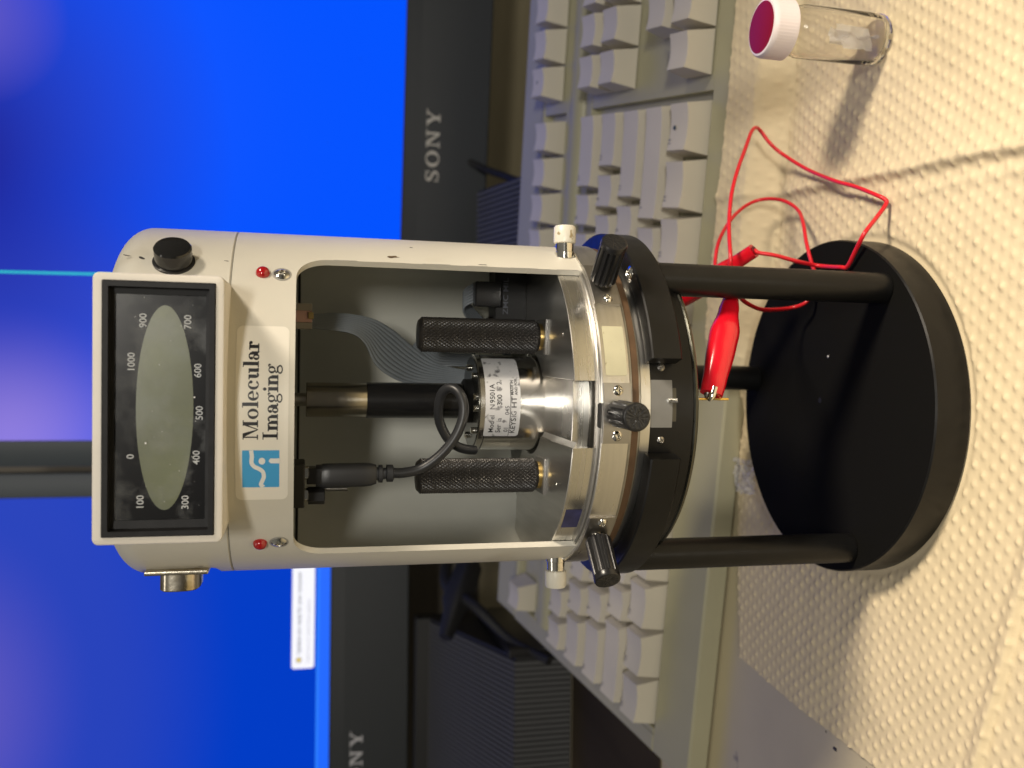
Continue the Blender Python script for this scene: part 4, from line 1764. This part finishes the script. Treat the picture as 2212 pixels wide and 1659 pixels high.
# faint legends on the key tops are kept as short grey strokes
lg = MB()
for (ey, ws, h) in rows:
    x = 108-15*U1
    for w in ws:
        if w < 6:
            cx, cy = x+5.0, ey+9.5
            for q in range(1 if w < 1.2 else 2):
                lw = 1.6 if w < 1.2 else 1.0
                z_ = kz(cy)+WELL+1.2+h/cos(slope)-.55
                xx = cx+q*1.5
                lg.add([(xx, cy, z_), (xx+lw*.7, cy, z_), (xx+lw*.7, cy+1.8, z_+.4), (xx, cy+1.8, z_+.4)], [(0, 1, 2, 3)])
        x += w*U1
lg.build('key_print', mat('key_print', (0.24, 0.23, 0.22), .5), kbd, None, KB, kind='stuff')

# ================================================================== MONITORS
BEZ = mat('monitor_bezel', (0.018, 0.022, 0.026), .5, var=.06, vscale=15)
BEZS = mat('monitor_side_bezel', (0.050, 0.064, 0.076), .5)
GRILL = mat('monitor_grille', (0.026, 0.030, 0.034), .45)
t = GRILL.node_tree
b = t.nodes['Principled BSDF']
co = t.nodes.new('ShaderNodeTexCoord')
vo_ = t.nodes.new('ShaderNodeTexChecker')
vo_.inputs['Scale'].default_value = 700
vo_.inputs[1].default_value = (0.025, 0.030, 0.035, 1)
vo_.inputs[2].default_value = (0.010, 0.013, 0.016, 1)
t.links.new(co.outputs['Object'], vo_.inputs[0])
t.links.new(vo_.outputs[0], b.inputs['Base Color'])
SILV = mat('silver_logo', (0.42, 0.41, 0.38), .35, .6)
SILVW = mat('bright_logo', (0.75, 0.75, 0.80), .25, .4)


def screen_mat(name, base, hi, hi2, cx, cz, sx, sz, strength, dark=None):
    """lit screen: desktop blue with the off-axis colour shift of the panel; coordinates are the panel's own metres"""
    m = bpy.data.materials.new(name)
    m.use_nodes = True
    t = m.node_tree
    t.nodes.clear()
    out = t.nodes.new('ShaderNodeOutputMaterial')
    em = t.nodes.new('ShaderNodeEmission')
    em.inputs[1].default_value = strength
    gls = t.nodes.new('ShaderNodeBsdfGlossy')
    gls.inputs['Roughness'].default_value = .35
    gls.inputs['Color'].default_value = (.002, .002, .002, 1)
    ad = t.nodes.new('ShaderNodeAddShader')
    co = t.nodes.new('ShaderNodeTexCoord')
    mp = t.nodes.new('ShaderNodeMapping')
    mp.inputs['Location'].default_value = (-cx*MM/(sx*MM), 0, -cz*MM/(sz*MM))
    mp.inputs['Scale'].default_value = (1/(sx*MM), 0, 1/(sz*MM))
    gr = t.nodes.new('ShaderNodeTexGradient')
    gr.gradient_type = 'SPHERICAL'
    rp = t.nodes.new('ShaderNodeValToRGB')
    rp.color_ramp.interpolation = 'EASE'
    e = rp.color_ramp.elements
    e[0].position = 0
    e[0].color = (*base, 1)
    e[1].position = 1
    e[1].color = (*hi2, 1)
    k = e.new(.5)
    k.color = (*hi, 1)
    t.links.new(co.outputs['Object'], mp.inputs[0])
    t.links.new(mp.outputs[0], gr.inputs[0])
    t.links.new(gr.outputs[0], rp.inputs[0])
    src = rp.outputs[0]
    for (dc, dx, dz, dsx, dsz) in (dark or ()):
        mp2 = t.nodes.new('ShaderNodeMapping')
        mp2.inputs['Location'].default_value = (-dx/dsx, 0, -dz/dsz)
        mp2.inputs['Scale'].default_value = (1/(dsx*MM), 0, 1/(dsz*MM))
        g2 = t.nodes.new('ShaderNodeTexGradient')
        g2.gradient_type = 'SPHERICAL'
        t.links.new(co.outputs['Object'], mp2.inputs[0])
        t.links.new(mp2.outputs[0], g2.inputs[0])
        mx_ = t.nodes.new('ShaderNodeMix')
        mx_.data_type = 'RGBA'
        t.links.new(g2.outputs[0], mx_.inputs[0])
        t.links.new(src, mx_.inputs[6])
        mx_.inputs[7].default_value = (*dc, 1)
        src = mx_.outputs[2]
    t.links.new(src, em.inputs[0])
    t.links.new(em.outputs[0], ad.inputs[0])
    t.links.new(gls.outputs[0], ad.inputs[1])
    t.links.new(ad.outputs[0], out.inputs[0])
    return m


def monitor(label, loc, rz, scr_m, WD=466, HT=352, side=18, bot=60.5):
    """local: x to the right, z up, front face at y=0 looking to -y; origin at the lower left corner"""
    m_ = thing('monitor', label, 'monitor', loc, rz, 'monitors behind the keyboard')
    fr_ = MB()
    x1, z1 = WD, HT
    fr_.box(0, side, 0, 22, bot, z1, .8)
    fr_.box(x1-side, x1, 0, 22, bot, z1, .8)
    fr_.box(side, x1-side, 0, 22, z1-side, z1, .8)
    fr_.build('side_bezel', BEZS, m_, 30)
    MB().box(0, x1, 0, 22, 0, bot, .9).build('lower_bezel', BEZ, m_, 30)
    gp = MB()
    gp.add([(3, -.05, 1.5), (x1-3, -.05, 1.5), (x1-3, -.05, bot-11), (3, -.05, bot-11)], [(0, 1, 2, 3)])
    gp.build('speaker_grille', GRILL, m_, None)
    ln = MB()
    ln.box(side-.6, x1-side+.6, -.04, 2, bot-.8, bot+.4, 0)
    ln.build('bezel_lip', BLKMAT, m_, None)
    bkk = MB()
    bkk.box(20, x1-20, 22.2, 60, 20, z1-20, 4)
    bkk.build('back_shell', BLKMAT, m_, 30)
    sc_ = MB()
    sc_.add([(side, 1.2, bot), (x1-side, 1.2, bot), (x1-side, 1.2, z1-side), (side, 1.2, z1-side)], [(0, 1, 2, 3)])
    sc_.build('screen', scr_m, m_, None)
    ps = serif_text('SONY', 13.2, 50.5, .10)
    xl = WD/2-25.2+(8 if WD == 470 else -2)
    nS = 0
    layer_polys(ps, lambda x, y, d: (xl+x, -.10-d, 35.2+y)).build('logo', SILVW if WD == 470 else SILV, m_, None, M=T(0, -.1, 0))
    return m_


SC_R = screen_mat('right_screen', (0.0, 0.085, 1.0), (0.035, 0.085, 0.74), (0.30, 0.23, 0.80), 28, 322, 175, 190, 1.0,
                  dark=(((0.010, 0.008, 0.24), 205, 345, 210, 170), ((0.13, 0.10, 0.55), 292, 338, 58, 62)))
SC_L = screen_mat('left_screen', (0.0, 0.045, 0.56), (0.02, 0.055, 0.50), (0.12, 0.10, 0.52), 300, 330, 300, 210, 1.0)
monR = monitor('nearer black monitor with a bright blue screen crossed by one thin teal line', (-54.5, 402, 51.5), rad(-8.6), SC_R)
monL = monitor('farther black monitor with a white update notice on its deep blue screen', (-533, 429, 95.5), rad(2.2), SC_L, WD=470)
# teal line of stuck pixels on the right screen
tl = MB()
tl.add([(133.4, 1.1, 60.5), (134.9, 1.1, 60.5), (131.6, 1.1, 334), (130.1, 1.1, 334)], [(0, 1, 2, 3)])
TEAL = mat('teal_line', (0, 0, 0), .5, emit=(0.0, 0.55, 0.60))
tl.build('pixel_line', TEAL, monR, None)
# notification on the left screen
WHITE = mat('notice_white', (0, 0, 0), .5, emit=(0.95, 0.95, 1.0), estr=1.0)
nb = MB()
# screen place: left monitor local x = X+533 ; z = Z-95.5
nx0, nx1, nz0, nz1 = 318.5, 423, 72.6, 89.5
nb.add([(x, 1.0, z) for x, z in rr(nx0, nx1, nz0, nz1, 2.2)], [tuple(range(24))])
note = nb.build('notice', WHITE, monL, None)
v2, f2 = text_pts('Updates are ready for your computer', 4.1, 'LEFT', .05)
mb = MB()
mb.add([(nx0+11+x*1.0, .9, nz1-6.6+y) for x, y in v2], f2)
mb.build('notice_heading', mat('notice_ink', (0, 0, 0), .5, emit=(.12, .12, .16)), note, None)
v2, f2 = text_pts('Click here to install these updates.', 3.6, 'LEFT')
mb = MB()
mb.add([(nx0+4.0+x*.98, .9, nz1-13.4+y) for x, y in v2], f2)
mb.build('notice_text', mat('notice_ink2', (0, 0, 0), .5, emit=(.42, .42, .50)), note, None)
mb = MB()
mb.add([(nx0+6.6+2.3*cos(a*pi/8), .9, nz1-5.4+2.3*sin(a*pi/8)) for a in range(16)], [tuple(range(16))])
mb.build('notice_icon', mat('icon_grey', (0, 0, 0), .5, emit=(.35, .35, .42)), note, None)
mb = MB()
mb.add([(nx0+6.6+1.6*cos(a*pi/8), .8, nz1-5.4+1.6*sin(a*pi/8)) for a in range(16)], [tuple(range(16))])
mb.build('notice_icon', mat('icon_yellow', (0, 0, 0), .5, emit=(.80, .60, .08)), note, None)
mb = MB()
mb.add([(18, 1.05, 60.6), (452, 1.05, 60.6), (452, 1.05, 69.4), (18, 1.05, 69.4)], [(0, 1, 2, 3)])
mb.build('taskbar', mat('taskbar_blue', (0, 0, 0), .5, emit=(0.0, 0.13, 1.0)), monL, None)
mb = MB()
mb.add([(18, 1.0, 69.0), (452, 1.0, 69.0), (452, 1.0, 71.0), (18, 1.0, 71.0)], [(0, 1, 2, 3)])
mb.build('taskbar_edge', mat('taskbar_edge', (0, 0, 0), .5, emit=(0.01, 0.20, 1.0)), monL, None)

# monitor feet: ribbed wedges


FOOTM = mat('foot_grey', (0.085, 0.085, 0.086), .6, spec=.2, var=.08, vscale=25)


def foot(label, x0, x1, yf, yb, zf, zb_, pitch=5.2):
    th_ = thing('monitor_stand', label, 'monitor stand', (0, 0, 0))
    mb = MB()
    # wedge core
    vs = [(x0, yf+1.5, 0), (x1, yf+1.5, 0), (x1, yb, 0), (x0, yb, 0), (x0, yf+1.5, zf-1), (x1, yf+1.5, zf-1), (x1, yb, zb_-1), (x0, yb, zb_-1)]
    mb.add(vs, [(3, 2, 1, 0), (4, 5, 6, 7), (0, 1, 5, 4), (1, 2, 6, 5), (2, 3, 7, 6), (3, 0, 4, 7)])
    mb.build('stand_core', BLKMAT, th_, None)
    x = x0+1
    me = None
    while x < x1-pitch*.8:
        if me is None:
            r_ = MB()
            w = pitch*.62
            r_.add([(0, yf, 1), (w, yf, 1), (w, yf, zf), (0, yf, zf), (w, yb, zb_), (0, yb, zb_), (w, yf+1.6, 1), (0, yf+1.6, 1), (w, yb, zb_-1.2), (0, yb, zb_-1.2), (w, yf+1.6, zf-1.2), (0, yf+1.6, zf-1.2)],
                   [(0, 1, 2, 3), (3, 2, 4, 5), (1, 6, 10, 8, 4, 2), (0, 3, 5, 9, 11, 7), (5, 4, 8, 9)])
            me = r_.mesh('rib', FOOTM, None)
        o = bpy.data.objects.new('rib', me)
        COL.objects.link(o)
        o.parent = th_
        o.location = (x*MM, 0, 0)
        x += pitch
    return th_


fl = foot('grey ribbed stand foot under the left monitor, with a black edge', -420, -176, 314, 424, 40, 82, 3.6)
MB().box(-175.8, -170, 312, 424, 0, 44, .5).build('stand_edge', BLKPL, fl)
MB().box(-420, -176, 424.2, 438, 0, 92, 1).build('stand_gap_block', BLKMAT, fl)  # black block added behind the foot to darken the gap under the bezel
frr = foot('grey ribbed stand foot under the right monitor, partly hidden by the keyboard', 20, 140, 296, 352, 44, 62, 3.6)
MB().box(20, 140, 352.2, 400, 0, 51, 1).build('stand_neck', BLKMAT, frr)
MB().box(60, 130, 400.2, 440, 0, 160, 1).build('stand_neck', BLKMAT, frr)

# thin dark brown patch on the desk behind the keyboard
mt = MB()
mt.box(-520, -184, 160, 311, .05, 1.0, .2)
o = mt.build('desk_patch', mat('patch_brown', (0.045, 0.034, 0.022), .8, spec=.1, var=.4, vscale=14, stretch=(1, .15, 1)), None, 30)
o['label'] = 'thin dark brown patch on the desk in front of the left ribbed stand foot'
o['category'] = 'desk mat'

# cables behind the keyboard
cbm = MB()
cbm.tube([(-118, 420, 60), (-130, 400, 72), (-142, 380, 74), (-150, 350, 60), (-168, 330, 40), (-175, 300, 20)], [4, 4.5, 5, 4, 3, 3], 12, 6)
o = cbm.build('power_cable', BLKMAT, None, 50)
o['label'] = 'black cable hanging behind the left rear corner of the keyboard'
o['category'] = 'cable'
pgm = MB()
loft(pgm, [sect(5, 5, -26, 0, 0), sect(9, 8, -20, 0, 0), sect(10, 9, 12, 0, 0), sect(7, 6, 20, 0, 0), sect(4.2, 4.2, 40, 0, 0)])
o = pgm.build('power_plug', BLKMAT, None, 30, T(-142, 372, 66) @ RZ(20) @ RX(40) @ RY(-60))
o['label'] = 'dull black moulded plug lying on its cable between the left monitor and the keyboard'
o['category'] = 'plug'
cbm = MB()
cbm.tube([(166, 372, 66), (158, 360, 55), (146, 330, 44), (132, 296, 36), (120, 280, 20)], 2.6, 10, 6)
o = cbm.build('signal_cable', BLKMAT, None, 50)
o['label'] = 'thin black cable slanting down behind the right rear edge of the keyboard'
o['category'] = 'cable'

# parents were set without inverse: every part was modelled in its thing's own frame
